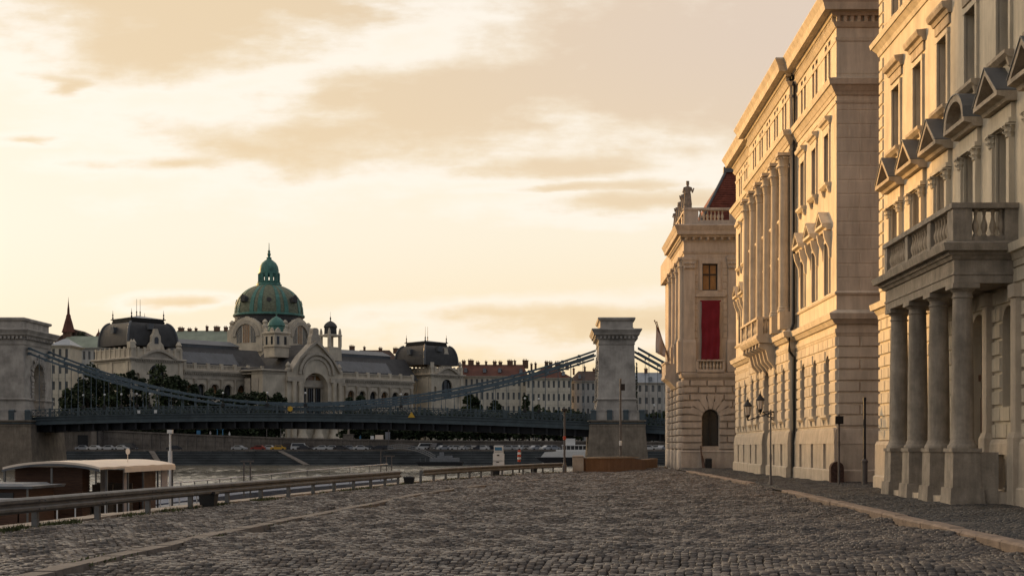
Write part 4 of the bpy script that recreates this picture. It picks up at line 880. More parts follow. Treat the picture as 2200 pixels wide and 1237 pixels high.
# ------------------------------------------------------------------ moored boat on the left and its jetty
B_ = thing('houseboat', 'moored wooden cabin boat with a pale cream curved canopy roof', 'boat', (-16, 49, -3.2))
M = MB(); M.add([(-18.6, 38, -.95), (-13.0, 38, -.95), (-12.7, 62, -.85), (-18.4, 62, -.85), (-18.2, 39, -3.6), (-13.4, 39, -3.6), (-13.2, 61, -3.6), (-18, 61, -3.6)], [(0, 1, 2, 3), (0, 4, 5, 1), (1, 5, 6, 2), (2, 6, 7, 3), (3, 7, 4, 0)]); M.build('hull', 'hull_dark', B_)
M = MB(); M.box(-18.5, -12.95, 38.5, 61.5, -.80, -.72); M.build('deck', 'deck_grey', B_)
def roofz(f): return 1.01+.19*(1-(2*f-1)**2)**.9
M = MB(); rx0, rx1 = -17.45, -14.35; ny = 12; nf_ = 14
for a, b_ in ((45.2, 54.2),):
    vs = []; 
    for i in range(ny+1):
        y = a+(b_-a)*i/ny
        for j in range(nf_+1): f = j/nf_; vs.append((rx0+(rx1-rx0)*f, y, roofz(f)+.012*sin(i*2.6)))
    n0 = len(vs); vs += [(x, y, z-.07) for x, y, z in vs]; W_ = nf_+1
    fs = [(i*W_+j, i*W_+j+1, (i+1)*W_+j+1, (i+1)*W_+j) for i in range(ny) for j in range(nf_)]; fs += [tuple(q+n0 for q in f) for f in fs]
    fs += [(j, j+1, n0+j+1, n0+j) for j in range(nf_)]+[(ny*W_+j, ny*W_+j+1, n0+ny*W_+j+1, n0+ny*W_+j) for j in range(nf_)]+[(i*W_+nf_, (i+1)*W_+nf_, n0+(i+1)*W_+nf_, n0+i*W_+nf_) for i in range(ny)]
    M.add(vs, fs)
M.build('canopy_roof', 'awning_cream', B_, smooth=True)
M = MB(); M.box(rx1-.03, rx1+.02, 47.8, 54.2, .80, .95); M.build('canopy_valance', 'awning_cream', B_)
M = MB(); vs = [(rx0+(rx1-rx0)*j/14, 45.13, roofz(j/14)-.075) for j in range(15)]; vs += [(x, y, z-.07) for x, y, z in vs]; M.add(vs+[(x, 45.2, z) for x, y, z in vs], [(j, j+1, 16+j, 15+j) for j in range(14)]+[(15+j, 16+j, 46+j, 45+j) for j in range(14)]); M.build('gable_trim', 'roof_lead', B_)
M = MB(); M.box(-17.3, -15.15, 45.9, 46.6, -.72, 1.0); 
for k in range(18): M.box(-17.32, -15.13, 45.88, 46.62, -.70+k*.095, -.63+k*.095)
M.build('wood_cabin', 'wood_clad', B_)
M = MB(); M.box(-16.3, -14.75, 51.4, 53.0, -.72, .82); M.build('wood_panel', 'wood_clad', B_)
M = MB()
for x, y in ((-17.4, 45.25), (-15.9, 45.25), (-14.45, 46.2), (-14.42, 48.4), (-14.42, 50.2), (-14.4, 52.0), (-14.4, 54.0), (-17.3, 54.0), (-15.6, 54.0)): M.box(x-.03, x+.03, y-.03, y+.03, -.72, .98)
M.build('canopy_posts', 'steel_rail', B_)
M = MB(); M.box(-14.62, -14.58, 48.5, 48.9, -.6, .9); M.build('curtain', 'cloth_flag', B_); M = MB(); M.quad((-14.5, 46.3, -.1), (-15.1, 47.6, -.1), (-15.1, 47.6, .9), (-14.5, 46.3, .9)); M.build('curtain', 'cloth_flag', B_); M = MB(); M.box(-14.62, -14.58, 53.2, 54.0, -.1, .85); M.build('curtain', 'cloth_flag', B_)
for x, y in ((-16.0, 51.0), (-15.4, 48.6), (-15.2, 50.2)): M = MB(); M.box(x-.35, x+.35, y-.25, y+.25, -.72, .15); M.box(x-.35, x+.35, y+.15, y+.25, .15, .38); M.build('deck_bench', 'door_dark', B_)
S_ = thing('wheelhouse', 'small dark wheelhouse with a flat white roof beside the canopy boat', 'boat cabin', (-17.2, 43, -.7))
M = MB(); M.box(-18.2, -15.6, 42.3, 44.6, -.72, .42); M.build('cabin_wall', 'wood_clad', S_)
M = MB(); M.box(-17.35, -16.75, 42.26, 42.32, -.2, .3); M.box(-16.5, -16.0, 42.26, 42.32, -.15, .3); M.build('cabin_window', 'glass_window', S_)
M = MB(); M.frus(-18.4, -15.35, 42.0, 44.8, .42, .50, 0, .05); M.frus(-18.2, -15.7, 42.3, 44.6, .50, .56, 0, -.1); M.build('cabin_roof', 'deck_grey', S_)
M = MB()
for x in (-17.9, -16.6, -15.5): M.box(x-.025, x+.025, 42.05, 42.1, -.72, .42)
M.build('roof_posts', 'steel_rail', S_)
# deck railing
R_ = thing('deck_railing', 'thin white railing round the deck of the canopy boat', 'railing', (-14, 46, -.72))
def railing(parent, pts, z0, hs, step, r=.018):
    M = MB()
    for h in hs: M.tube([(x, y, z0+h) for x, y in pts], r, 5)
    M.build('handrail', 'white_paint', parent); M = MB()
    for (a, b_), (c_, e) in zip(pts, pts[1:]):
        L = sqrt((c_-a)**2+(e-b_)**2); k = max(1, round(L/step))
        for i in range(k+1): x, y = a+(c_-a)*i/k, b_+(e-b_)*i/k; M.box(x-.016, x+.016, y-.016, y+.016, z0, z0+hs[0])
    M.build('stanchions', 'white_paint', parent)
railing(R_, [(-18.2, 40), (-15.0, 40), (-14.2, 44), (-13.9, 48), (-13.6, 54.5)], -.72, (.92, .6), 1.1)
J_ = thing('floating_jetty', 'long blue floating jetty with a white handrail beyond the guard rail', 'jetty', (-13, 75, -3.2))
jp = [(-17.1, 53), (-16.6, 63), (-16.1, 72), (-14.35, 84.5), (-12.4, 97), (-11.9, 103)]
M = MB(); wallseg(M, jp, 1.5, -3.5, -1.02); M.build('pontoon', 'hull_dark', J_)
M = MB(); wallseg(M, jp, 1.66, -1.02, -.66); M.build('blue_deck', 'hull_blue', J_)
hp = [(-17.6, 58, .02), (-17.2, 66, .02), (-16.9, 75, .03), (-14.6, 85, .25), (-11.0, 95.5, .52)]
M = MB(); M.tube(hp, .032, 6); M.build('handrail', 'white_paint', J_)
for (xa, ya, za), (xb, yb, zb) in zip(hp, hp[1:]):
    for k in range(4): x, y, z = xa+(xb-xa)*k/4, ya+(yb-ya)*k/4, za+(zb-za)*k/4; M = MB(); M.box(x-.02, x+.02, y-.02, y+.02, -.66, z); M.build('stanchion', 'steel_rail', J_)
def frame_mast(x, y, h, w_, lab, n=2):
    f = thing('jetty_mast', lab, 'mast', (x, y, -.6)); M = MB()
    for k in range(n): M.box(x+k*w_-.03, x+k*w_+.03, y-.03, y+.03, -.6, h)
    M.build('uprights', 'pole_grey', f); M = MB(); M.box(x-w_*.55, x+w_*(n-.45), y-.04, y+.04, h, h+.07); M.build('crossbar', 'pole_grey', f); return f
frame_mast(PX(524, 66), 66.0, PZ(992, 66), .3, 'twin pole mast with a crossbar on the blue jetty near the canopy boat')
frame_mast(PX(818, 96), 96, PZ(966, 96), .0001, 'single leaning pole with a top bar at the far end of the jetty', 1)
frame_mast(PX(830, 96), 96, PZ(980, 96), .36, 'low frame of thin poles at the far end of the jetty', 2)
M = MB(); M.lathe(-18.0, 56.5, [(.06, -.8), (.05, 1.2), (.04, 2.2)], 8); M.box(-18.1, -17.9, 56.4, 56.6, 2.2, 2.34); M.lathe(-18.0, 56.5, [(.085, .8), (.085, 1.5)], 8)
M.v = [(x+2.85, y, z) for x, y, z in M.v]
tag(M.build('signal_mast', 'white_paint', None, (-15.15, 56.5, -.8)), 'white signal mast rising behind the cream canopy roof', 'mast')
# satellite dish disc on the canopy
M = MB(); M.tube([(-14.9, 50.0, 1.1), (-14.9, 50.0, 1.42)], .012, 6); vs = [(-14.9+.075*cos(a*pi/8), 50.0, 1.50+.11*sin(a*pi/8)) for a in range(16)]; M.add(vs+[(x, y+.03, z) for x, y, z in vs], [tuple(range(16)), tuple(range(31, 15, -1))]+[(i, (i+1) % 16, 16+(i+1) % 16, 16+i) for i in range(16)])
tag(M.build('round_sign', 'awning_cream', None, (-14.9, 50, 1.1)), 'small round white disc on a stick above the canopy roof', 'disc')
# ticket kiosk and marker beyond the far rail
K_ = thing('ticket_kiosk', 'white kiosk cabinet with a blue screen panel beyond the far guard rail', 'kiosk', (-3.9, 92, -.6))
ky = 92.0; M = MB(); kx0, kx1 = PX(1059, ky), PX(1083, ky)
M.box(kx0, kx1, ky, ky+.6, -.9, PZ(974, ky)); M.box(kx0+.05, kx1-.05, ky+.05, ky+.55, PZ(974, ky), PZ(969.5, ky)); M.box(kx0+.06, kx1-.06, ky, ky+.6, PZ(969.5, ky), PZ(957, ky)); M.build('cabinet', 'white_paint', K_)
M = MB(); M.box(kx0+.12, kx1-.14, ky-.015, ky+.01, PZ(967, ky), PZ(960, ky)); M.build('screen', 'sign_blue', K_)
M = MB(); M.box(kx0+.25, kx0+.42, ky-.012, ky+.01, PZ(979, ky), PZ(976, ky)); M.box(kx0+.22, kx0+.4, ky-.012, ky+.01, PZ(993, ky), PZ(991, ky)); M.box(kx0-.02, kx1+.02, ky-.02, ky+.62, PZ(989.5, ky), PZ(989, ky)); M.build('panel_marks', 'iron_black', K_)
M = MB(); M.frus(kx0+.1, kx1-.05, ky+.1, ky+.6, PZ(957, ky), PZ(955.5, ky), .05, 0); M.build('top_cap', 'deck_grey', K_)
W_ = thing('river_marker', 'red and white banded marker post standing beyond the far guard rail', 'marker', (PX(1115.5, 96), 96, -.9))
x, y = PX(1115.5, 96), 96
M = MB(); M.lathe(x, y, [(.05, -1.2), (.05, .3)], 8); M.build('post', 'iron_black', W_)
for k, mt in enumerate(('marker_red', 'white_paint', 'marker_red', 'white_paint', 'marker_red')):
    M = MB(); r_ = (.11, .13, .13, .12, .10)[k]; z0 = PZ(992, y)+k*.165; M.lathe(x, y, [(r_*.8, z0), (r_, z0+.03), (r_, z0+.135), (r_*.8, z0+.16)], 12); M.build('band', mt, W_)
# ------------------------------------------------------------------ chain bridge across the river
YBF, YBB = 301.5, 313.5
R = thing('chain_bridge', 'dark blue steel chain suspension bridge deck crossing the river', 'bridge', (-50, 307, -3.2))
def dz_(x): return 10.35-.000367*(x+62)**2 if x > -130 else 10.35-.000367*68**2
xs = [-300, -200]+[-130+3.0*i for i in range(63)]
M = MB()
for a, b_ in zip(xs, xs[1:]):
    za, zb = dz_(a), dz_(b_)
    for yy, yo in ((YBF-.9, -1), (YBB+.9, 1)):
        M.add([(x, yy+dy_, z+o) for x, z in ((a, za), (b_, zb)) for dy_ in (-.15, .15) for o in (-3.1, -1.55)], [(0, 1, 5, 4), (2, 3, 7, 6), (1, 3, 7, 5), (0, 2, 6, 4), (0, 1, 3, 2), (4, 5, 7, 6)])
        for o0, o1, w_ in ((-1.7, -1.5, .42), (-2.28, -2.1, .35), (-3.25, -3.05, .42)):
            M.add([(x, yy+dy_, z+o) for x, z in ((a, za), (b_, zb)) for dy_ in (-w_, w_) for o in (o0, o1)], [(0, 1, 5, 4), (2, 3, 7, 6), (1, 3, 7, 5), (0, 2, 6, 4)])
    M.add([(x, yy, z-1.75) for x, z in ((a, za), (b_, zb)) for yy in (YBF-.9, YBB+.9)], [(0, 1, 3, 2)])
    M.add([(x, yy, z-1.95) for x, z in ((a, za), (b_, zb)) for yy in (YBF-.9, YBB+.9)], [(0, 1, 3, 2)])
M.build('deck_girder', 'bridge_steel', R)
M = MB()
for i in range(62):
    x = -130+3.0*i; z = dz_(x); M.box(x-.2, x+.2, YBF-.5, YBB+.5, z-4.7, z-1.9)
for yy in (YBF+2, YBB-2, 307.5):
    for a, b_ in zip(xs[2:], xs[3:]): M.add([(x, yy+dy_, z+o) for x, z in ((a, dz_(a)), (b_, dz_(b_))) for dy_ in (-.2, .2) for o in (-4.7, -1.95)], [(0, 1, 5, 4), (2, 3, 7, 6), (0, 2, 6, 4)])
M.build('floor_beams', 'hull_dark', R)
for yy in (YBF-.95, YBB+.95):                               # lattice railings
    M = MB()
    for i in range(186):
        a, b_ = -130+i*1.0, -129+i*1.0; za, zb = dz_(a), dz_(b_)
        for (p, zp), (q, zq) in (((a, za-1.4), (b_, zb-.1)), ((a, za-.1), (b_, zb-1.4)), ((a, za-1.5), (a, za))):
            w_ = .055; M.add([(p-w_, yy, zp), (p+w_, yy, zp), (q+w_, yy, zq), (q-w_, yy, zq), (p-w_, yy+.08, zp), (p+w_, yy+.08, zp), (q+w_, yy+.08, zq), (q-w_, yy+.08, zq)], [(0, 1, 2, 3), (4, 5, 6, 7), (0, 3, 7, 4), (1, 2, 6, 5)])
        for o0, o1 in ((-.12, .06), (-.82, -.72)): M.add([(x, y, z+o) for x, z in ((a, za), (b_, zb)) for y in (yy-.06, yy+.14) for o in (o0, o1)], [(0, 1, 5, 4), (2, 3, 7, 6), (1, 3, 7, 5), (0, 2, 6, 4)])
        if i % 6 == 0: M.box(a-.22, a+.22, yy-.12, yy+.2, za-1.55, za+.22)
    M.build('lattice_railing', 'bridge_steel', R)
xl, xr, xm = -110.6, 9.4, -53.5
def chz(x): return 10.9+11.2*((x-xm)/(xr-xm))**2 if x > xm else 10.9+11.6*((x-xm)/(xl-xm))**2
for yy in (YBF, YBB):
    for off in (0.0, -1.05):
        M = MB(); n = 34; px_ = [xl+(xr-xl)*i/n for i in range(n+1)]
        for i in range(n):
            a, b_ = px_[i], px_[i+1]; za, zb = chz(a)+off, chz(b_)+off
            for dy_ in (-.3, -.1, .1, .3): M.add([(x, yy+dy_+e, z+o) for x, z in ((a, za), (b_, zb)) for e in (-.045, .045) for o in (-.2, .2)], [(0, 1, 5, 4), (2, 3, 7, 6), (1, 3, 7, 5), (0, 2, 6, 4)])
            M.box(a-.32, a+.32, yy-.42, yy+.42, za-.29, za+.29)
        M.build('chain', 'bridge_chain', R)
    for off in (0, -1.05):
        for (a, za), (b_, zb) in (((18.3, 22.6), (31, 15.6)), ((31, 15.6), (44, 9.6)), ((-117.5, 22.6), (-160, 9.5))):
            M = MB(); M.add([(x, yy+e, z+off+o) for x, z in ((a, za), (b_, zb)) for e in (-.35, .35) for o in (-.26, .26)], [(0, 1, 5, 4), (2, 3, 7, 6), (1, 3, 7, 5), (0, 2, 6, 4)]); M.build('side_chain', 'bridge_chain', R)
first = None
for yy in (YBF, YBB):
    x = xl+2.0
    while x < 44:
        if abs(x-xm) > 9 and not (9 < x < 19.5):
            top = chz(x)-.5 if x < 12 else 22.6-(x-18.3)*.535; bot = dz_(x)-.2
            if top-bot > .4:
                M = MB(); M.box(x-.05, x+.05, yy-.05, yy+.05, bot, top); M.box(x-.13, x+.13, yy-.13, yy+.13, top-.6, top); M.box(x-.10, x+.10, yy-.1, yy+.1, bot, bot+1.0); M.build('hanger', 'bridge_chain', R)
        x += 2.75
# stone towers
def tower(dx0, lab):
    x0, x1, y0, y1 = 10.0+dx0, 17.4+dx0, 299.4, 315.6; f = thing('bridge_tower', lab, 'bridge tower', (x0+3.7, 307, -3.2), 'stone gate towers of the chain bridge')
    M = MB(); op = [(307.5, 6.6, 8.4, 19.6, True)]
    facade(MT := MB(lambda u, d, z: (x1-d, u, z)), y0, y1, 8.4, 23.4, op, x1-x0); M.v, M.f = list(MT.v), list(MT.f)
    S = MB(lambda u, d, z: (x0+d, u, z)); facade(S, y0, y1, 8.4, 23.4, op, .1); M.f += [tuple(i+len(M.v) for i in q) for q in S.f]; M.v += S.v
    for yy in (y0, y1): M.quad((x0, yy, 8.4), (x1, yy, 8.4), (x1, yy, 23.4), (x0, yy, 23.4))
    M.quad((x0, y0, 23.4), (x1, y0, 23.4), (x1, y1, 23.4), (x0, y1, 23.4))
    M.v = [(x+(x-(x0+x1)/2)*.10*(23.4-z)/15, y+(y-307.5)*.05*(23.4-z)/15, z) for x, y, z in M.v]
    M.build('tower_shaft', 'pylon_stone', f)
    for ya, yb in ((y0, 303.9), (311.1, y1)):               # banded foot left and right of the gate
        M = MB(); cornice(M, x0, x1, ya, yb, [(8.4, 9.3, .75, .75), (9.35, 10.1, .62, .62), (10.15, 10.85, .5, .5), (10.85, 11.5, .42, .42), (11.5, 11.75, .62, .75), (11.75, 11.95, .75, .4)])
        M.build('banded_base', 'pylon_stone', f)
    M = MB()
    for s_, xx in ((1, x1), (-1, x0)):                      # rusticated voussoirs and jamb blocks of the gate
        for k in range(13):
            a = pi*k/12; r0, r1_ = 3.32, (4.7 if k % 2 == 0 else 4.1); da = .10
            vs = [(xx+s_*dd, 307.5-rr*cos(a+t_), 16.3+rr*sin(a+t_)) for dd in (.0, .42) for rr, t_ in ((r0, -da), (r1_, -da), (r1_, da), (r0, da))]
            M.add(vs, [(4, 5, 6, 7), (0, 4, 5, 1), (1, 5, 6, 2), (2, 6, 7, 3), (3, 7, 4, 0)])
        for k in range(6):
            for sy_ in (-1, 1): yc = 307.5+sy_*(3.32+.5); M.box(xx-.3 if s_ > 0 else xx-.55, xx+.55 if s_ > 0 else xx+.3, yc-.5-(.2 if k % 2 else 0), yc+.5+(.2 if k % 2 else 0), 12.0+k*.72, 12.55+k*.72)
    M.build('gate_voussoirs', 'pylon_stone', f)
    M = MB(); cornice(M, x0, x1, y0, y1, [(23.2, 23.45, .12, .2), (23.45, 24.3, .1, .1), (24.3, 24.5, .25, .3), (24.95, 25.25, .7, .85), (25.25, 25.75, 1.1, 1.25), (25.75, 26.3, 1.3, 1.62), (26.3, 26.5, 1.62, 1.55)])
    M.box(x0-.35, x1+.35, y0-.35, y1+.35, 24.5, 24.95)
    for yy in np.arange(y0+.2, y1, .9):
        for xx, e in ((x1+.3, .5), (x0-.8, .5)): M.box(xx, xx+e, yy, yy+.45, 24.45, 24.95)
    for xx in np.arange(x0+.15, x1, .85):
        for yy in (y0-.8, y1+.3): M.box(xx, xx+.45, yy, yy+.5, 24.45, 24.95)
    M.build('cornice', 'pylon_stone', f)
    M = MB(); cornice(M, x0+.35, x1-.35, y0+.4, y1-.4, [(26.4, 26.8, .3, .25), (26.8, 28.2, .1, .1), (28.2, 28.35, .15, .3), (28.35, 28.75, .5, .65), (28.75, 28.95, .65, .5)]); M.build('attic', 'pylon_stone', f)
    M = MB(); cornice(M, x0-1.9, x1+2.1, 297.5, 317.5, [(-4, 6.0, .9, .1), (6.0, 6.4, .2, .2), (7.05, 7.3, .3, .3)]); M.box(x0-1.8, x1+2.0, 297.6, 317.4, 6.4, 7.05)
    M.build('pier', 'pier_stone', f)
    M = MB()
    for k in range(4): xx = x0-1.8+k*(x1-x0+2.8)/3; M.box(xx, xx+1.1, 297.4, 298.5, 7.3, 9.2); M.frus(xx, xx+1.1, 297.4, 298.5, 9.2, 9.5, .12, -.1)
    M.build('parapet_posts', 'bridge_steel', f)
    M = MB(); M.box(x0-1.7, x1+1.9, 297.7, 298.2, 7.3, 8.95); M.build('parapet_panels', 'pylon_stone', f)
    M = MB(); M.box(x0-2.2, x1+2.4, 297.2, 317.8, 6.55, 6.75); M.build('pier_band', 'bridge_steel', f)
    return f
tower(0, 'right stone bridge tower with an ivy streaked gate beside the palaces')
tower(-128.6, 'left stone bridge tower cut by the left edge of the photo')
M = MB()
for k in range(420):                                        # creeper hanging in the gate side of the right tower
    z = random.uniform(8.8, 19.5); y = 303.2+random.gauss(0, .55)*(1-.6*(z-8.8)/11); M.add([(17.9+random.uniform(0, .5), y+random.uniform(-.3, .3), z+random.uniform(-.3, .3)) for _ in range(3)], [(0, 1, 2)])
tag(M.build('creeper', 'leaf_dark', None, (17.9, 303, 9)), 'dark creeper hanging down the gate side of the right bridge tower', 'creeper')
# round and triangular navigation signs, lamp posts and white lights along the railing
M = MB(); M.tube([(PX(623, 300), 300.3, dz_(-55)-.6), (PX(623, 300), 300.0, dz_(-55)-.6)], .55, 14); tag(M.build('navigation_sign', 'sign_yellow', None, (-55, 300, 9)), 'round yellow navigation sign on the bridge railing', 'sign')
x = PX(884, 300); M = MB(); M.prism([(x-.75, 7.9), (x+.75, 7.9), (x, 9.1)], 300.0, 300.2); tag(M.build('navigation_sign', 'sign_yellow', None, (x, 300, 8)), 'triangular yellow navigation sign on the bridge railing', 'sign')
for k, x_ in enumerate((298, 334)):
    x = PX(x_, 300); M = MB(); M.box(x-.28, x+.28, 300.0, 300.2, dz_(x)-1.35, dz_(x)-.75); M.box(x-.32, x+.32, 300.05, 300.25, dz_(x)-.8, dz_(x)-.7)
    tag(M.build('navigation_board', 'white_paint', None, (x, 300, 8)), ('left', 'right')[k]+' one of two small white boards on the bridge railing', 'sign')
lamp0 = None
lamps = [180, 226, 262, 295, 323, 480, 575, 657, 862, 1128, 1158, 1405]
for k, xi in enumerate(lamps):
    x = PX(xi, 301); z = dz_(x)
    if lamp0 is None:
        lamp0 = thing('bridge_lamp', 'x', 'lamp', (x, 300.6, z), 'lamps along the bridge railing'); M = MB()
        M.box(x-.35, x+.35, 300.3, 300.9, z-.1, z+.5); M.lathe(x, 300.6, [(.12, z+.5), (.08, z+1.0), (.07, z+2.3), (.12, z+2.4)], 8); M.build('lamp_post', 'iron_black', lamp0)
        M = MB(); M.ball((x, 300.6, z+2.75), .24, 8); M.build('lamp_globe', 'white_paint', lamp0); r = lamp0
    else: r = dup(lamp0, (x, 300.6, z))
    r['label'] = ['first', 'second', 'third', 'fourth', 'fifth', 'sixth', 'seventh', 'eighth', 'ninth', 'tenth', 'eleventh', 'last'][k]+' lamp from the left along the bridge railing'
# ------------------------------------------------------------------ far bank: slope, lower road, retaining wall, upper ground
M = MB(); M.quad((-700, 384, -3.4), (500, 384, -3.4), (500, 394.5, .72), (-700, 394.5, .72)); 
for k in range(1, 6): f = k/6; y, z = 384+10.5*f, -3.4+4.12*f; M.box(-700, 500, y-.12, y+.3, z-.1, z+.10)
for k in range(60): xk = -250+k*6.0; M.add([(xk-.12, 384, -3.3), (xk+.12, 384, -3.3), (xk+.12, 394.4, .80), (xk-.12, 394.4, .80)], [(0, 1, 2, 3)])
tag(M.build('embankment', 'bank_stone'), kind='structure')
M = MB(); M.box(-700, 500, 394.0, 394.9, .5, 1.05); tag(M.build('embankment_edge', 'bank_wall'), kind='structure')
M = MB(); M.quad((-700, 394.4, .70), (500, 394.4, .70), (500, 407.2, .70), (-700, 407.2, .70)); tag(M.build('lower_road', 'road_far'), kind='structure')
def wt(x): return PZ(np.interp(x, [100, 210, 430, 620, 900, 1400, 1700], [924, 925.5, 936, 943, 948, 951, 952]), 407)
W2 = thing('retaining_wall', 'long stone retaining wall along the far lower road falling to the right', 'wall', (-60, 407, .7))
M = MB(); px_ = [-2500, 100, 210, 320, 430, 520, 620, 760, 900, 1150, 1400, 3500]
for a, b_ in zip(px_, px_[1:]):
    xa, xb = PX(a, 407), PX(b_, 407); za, zb = wt(a), wt(b_)
    M.add([(x, y, z) for x, zt in ((xa, za), (xb, zb)) for y in (407, 408) for z in (.4, zt)], [(0, 1, 5, 4), (1, 3, 7, 5), (2, 3, 7, 6)])
for k in range(90):
    xa = -120+k*2.6; za = wt(VX+xa*F/407); M.box(xa-.25, xa+.25, 406.86, 407.1, .5, za-.1)
for k in (.33, .66):
    for a, b_ in zip(px_[1:-1], px_[2:-1]): xa, xb = PX(a, 407), PX(b_, 407); za, zb = .7+(wt(a)-.7)*k, .7+(wt(b_)-.7)*k; M.add([(x, y, z+o) for x, z in ((xa, za), (xb, zb)) for y in (406.9, 407.1) for o in (-.06, .06)], [(0, 1, 5, 4), (2, 3, 7, 6), (1, 3, 7, 5), (0, 2, 6, 4)])
M.build('wall_face', 'bank_wall', W2)
M = MB()
for a, b_ in zip(px_, px_[1:]):
    xa, xb = PX(a, 407), PX(b_, 407); za, zb = wt(a), wt(b_)
    M.add([(x, y, z+o) for x, z in ((xa, za), (xb, zb)) for y in (406.7, 408.2) for o in (.004, .45)], [(0, 1, 5, 4), (2, 3, 7, 6), (1, 3, 7, 5), (0, 2, 6, 4)])
M.build('wall_coping', 'bank_wall', W2)
M = MB()
for a, b_ in zip(px_, px_[1:]): M.quad((PX(a, 407), 408, wt(a)-.3), (PX(b_, 407), 408, wt(b_)-.3), (PX(b_, 407)*1.25, 520, 3.2), (PX(a, 407)*1.25, 520, 3.2))
M.quad((-4000, 519, 3.1), (4000, 519, 3.1), (4000, 5000, 6), (-4000, 5000, 6)); tag(M.build('far_ground', 'earth'), kind='structure')
P_ = thing('stone_portal', 'grey stone block with a dark square opening beside the far lower road', 'portal', (PX(180, 405), 405, .7))
M = MB(); Y = 404.5; T = wY(Y); facade(M, PX(146, Y), PX(196, Y), .6, PZ(920, Y), [((PX(164, Y)+PX(184, Y))/2, PX(184, Y)-PX(164, Y), 1.0, PZ(935, Y), False)], 1.5)
M.box(PX(180, Y)+.01+2.2, PX(213, Y), Y-.6, Y+3, .6, PZ(914, Y)); M.box(PX(144, Y), PX(215, Y), Y+1.6, Y+3.4, .6, PZ(922, Y)); M.box(PX(145, Y), PX(186, Y), Y-.3, Y+1, PZ(923, Y), PZ(920.5, Y)); M.build('portal_wall', 'bank_wall', P_)
M = MB(); M.box(PX(210, Y), PX(213, Y), Y-1, Y-.8, .7, PZ(915, Y)); M.build('drain_post', 'iron_black', P_)
M = MB(); M.quad((PX(163, Y), Y+1.45, .7), (PX(185, Y), Y+1.45, .7), (PX(185, Y), Y+1.45, PZ(934, Y)), (PX(163, Y), Y+1.45, PZ(934, Y))); M.build('opening_door', 'hull_dark', P_)
for k, (xa, xb) in enumerate(((592, 655), (316, 340))):      # ramps down the slope
    M = MB(); xa, xb = PX(xa, 393), PX(xb, 385); M.add([(xa, 394.3, .78), (xa+1.5, 394.3, .78), (xb+1.5, 384.2, -3.1), (xb, 384.2, -3.1), (xa, 394.3, .4), (xa+1.5, 394.3, .4), (xb+1.5, 384.2, -3.6), (xb, 384.2, -3.6)], [(0, 1, 2, 3), (0, 3, 7, 4), (1, 2, 6, 5)])
    tag(M.build('stone_steps', 'bank_wall', None, (xa, 390, -1)), ('longer', 'shorter')[k]+' pale stone stair slanting down the far embankment', 'stairs')
# ------------------------------------------------------------------ vehicles on the far lower road
def car(col, van=False):
    f = thing('parked_car', 'x', 'car', (0, 0, 0), 'cars parked along the far lower road'); f.name = 'parked_van' if van else 'parked_car'; ORG[f.name] = Vector((0, 0, 0))
    if van: f['category'] = 'van'
    M = MB(); L, H = (2.5, 2.1) if van else (2.15, 1.45)
    prof = [(-L, .3), (-L, .95), (-L+.1, 1.2), (-L+.35, H), (L-1.3, H), (L-.6, 1.15), (L-.05, 1.0), (L, .3)] if van else [(-L, .32), (-L, .75), (-L+.1, .92), (-L+.7, 1.0), (-L+1.2, H), (L-1.7, H), (L-.95, .98), (L-.1, .85), (L, .6), (L, .32)]
    M.prism(prof, -.85, .85); M.build('body', col, f)
    M = MB(); wp_ = [(-L+.4, 1.2), (-L+.5, H-.15), (L-1.4, H-.15), (L-.8, 1.2)] if van else [(-L+.95, 1.0), (-L+1.3, H-.1), (L-1.78, H-.1), (L-1.2, 1.0)]
    M.prism(wp_, -.865, -.855); M.prism(wp_, .855, .865); M.build('side_windows', 'glass_window', f)
    for u in (-L+.75, L-.8):
        for d in (-.8, .8): M = MB(lambda a, b_, z: (a, z, b_)); M.lathe(u, .33, [(.33, d-.1), (.33, d+.1)], 10); M.build('wheel', 'rubber', f)
    M = MB(); M.box(L-.04, L+.02, -.75, -.4, .55, .72); M.box(L-.04, L+.02, .4, .75, .55, .72); M.build('headlights', 'white_paint', f)
    return f
protos = {'white': car('car_white'), 'dark': car('car_dark'), 'silver': car('car_silver'), 'red': car('car_red'), 'yellow': car('car_yellow'), 'whitevan': car('car_white', True), 'darkvan': car('car_dark', True)}
CARS = [(179, 'silver'), (203, 'white'), (232, 'white'), (262, 'white'), (276, 'darkvan'), (374, 'dark'), (514, 'silver'), (556, 'red'), (577, 'white'), (598, 'yellow'), (624, 'darkvan'), (644, 'whitevan'), (668, 'dark'), (690, 'white'), (712, 'white'), (733, 'dark'), (752, 'silver'),
        (775, 'white'), (792, 'dark'), (812, 'dark'), (830, 'dark'), (912, 'whitevan'), (926, 'dark'), (950, 'silver'), (969, 'white'), (982, 'white'), (1036, 'white'), (1106, 'white'), (1118, 'white'), (1128, 'white'), (1152, 'silver'), (1174, 'white'), (893, 'dark'), (938, 'darkvan'), (996, 'dark'), (1010, 'silver'), (1022, 'dark'), (1050, 'dark'), (1078, 'dark'), (1092, 'silver'), (1140, 'dark'), (1163, 'dark'), (1188, 'silver'), (655, 'dark'), (702, 'dark'), (722, 'dark'), (742, 'dark'), (1395, 'white'), (1409, 'white'), (1424, 'silver')]
used = set(); names = ['first', 'second', 'third', 'fourth', 'fifth', 'sixth', 'seventh', 'eighth', 'ninth', 'tenth', 'eleventh', 'twelfth', 'thirteenth', 'fourteenth', 'fifteenth', 'sixteenth', 'seventeenth', 'eighteenth', 'nineteenth', 'twentieth', 'twenty first', 'twenty second']; cnt = {}
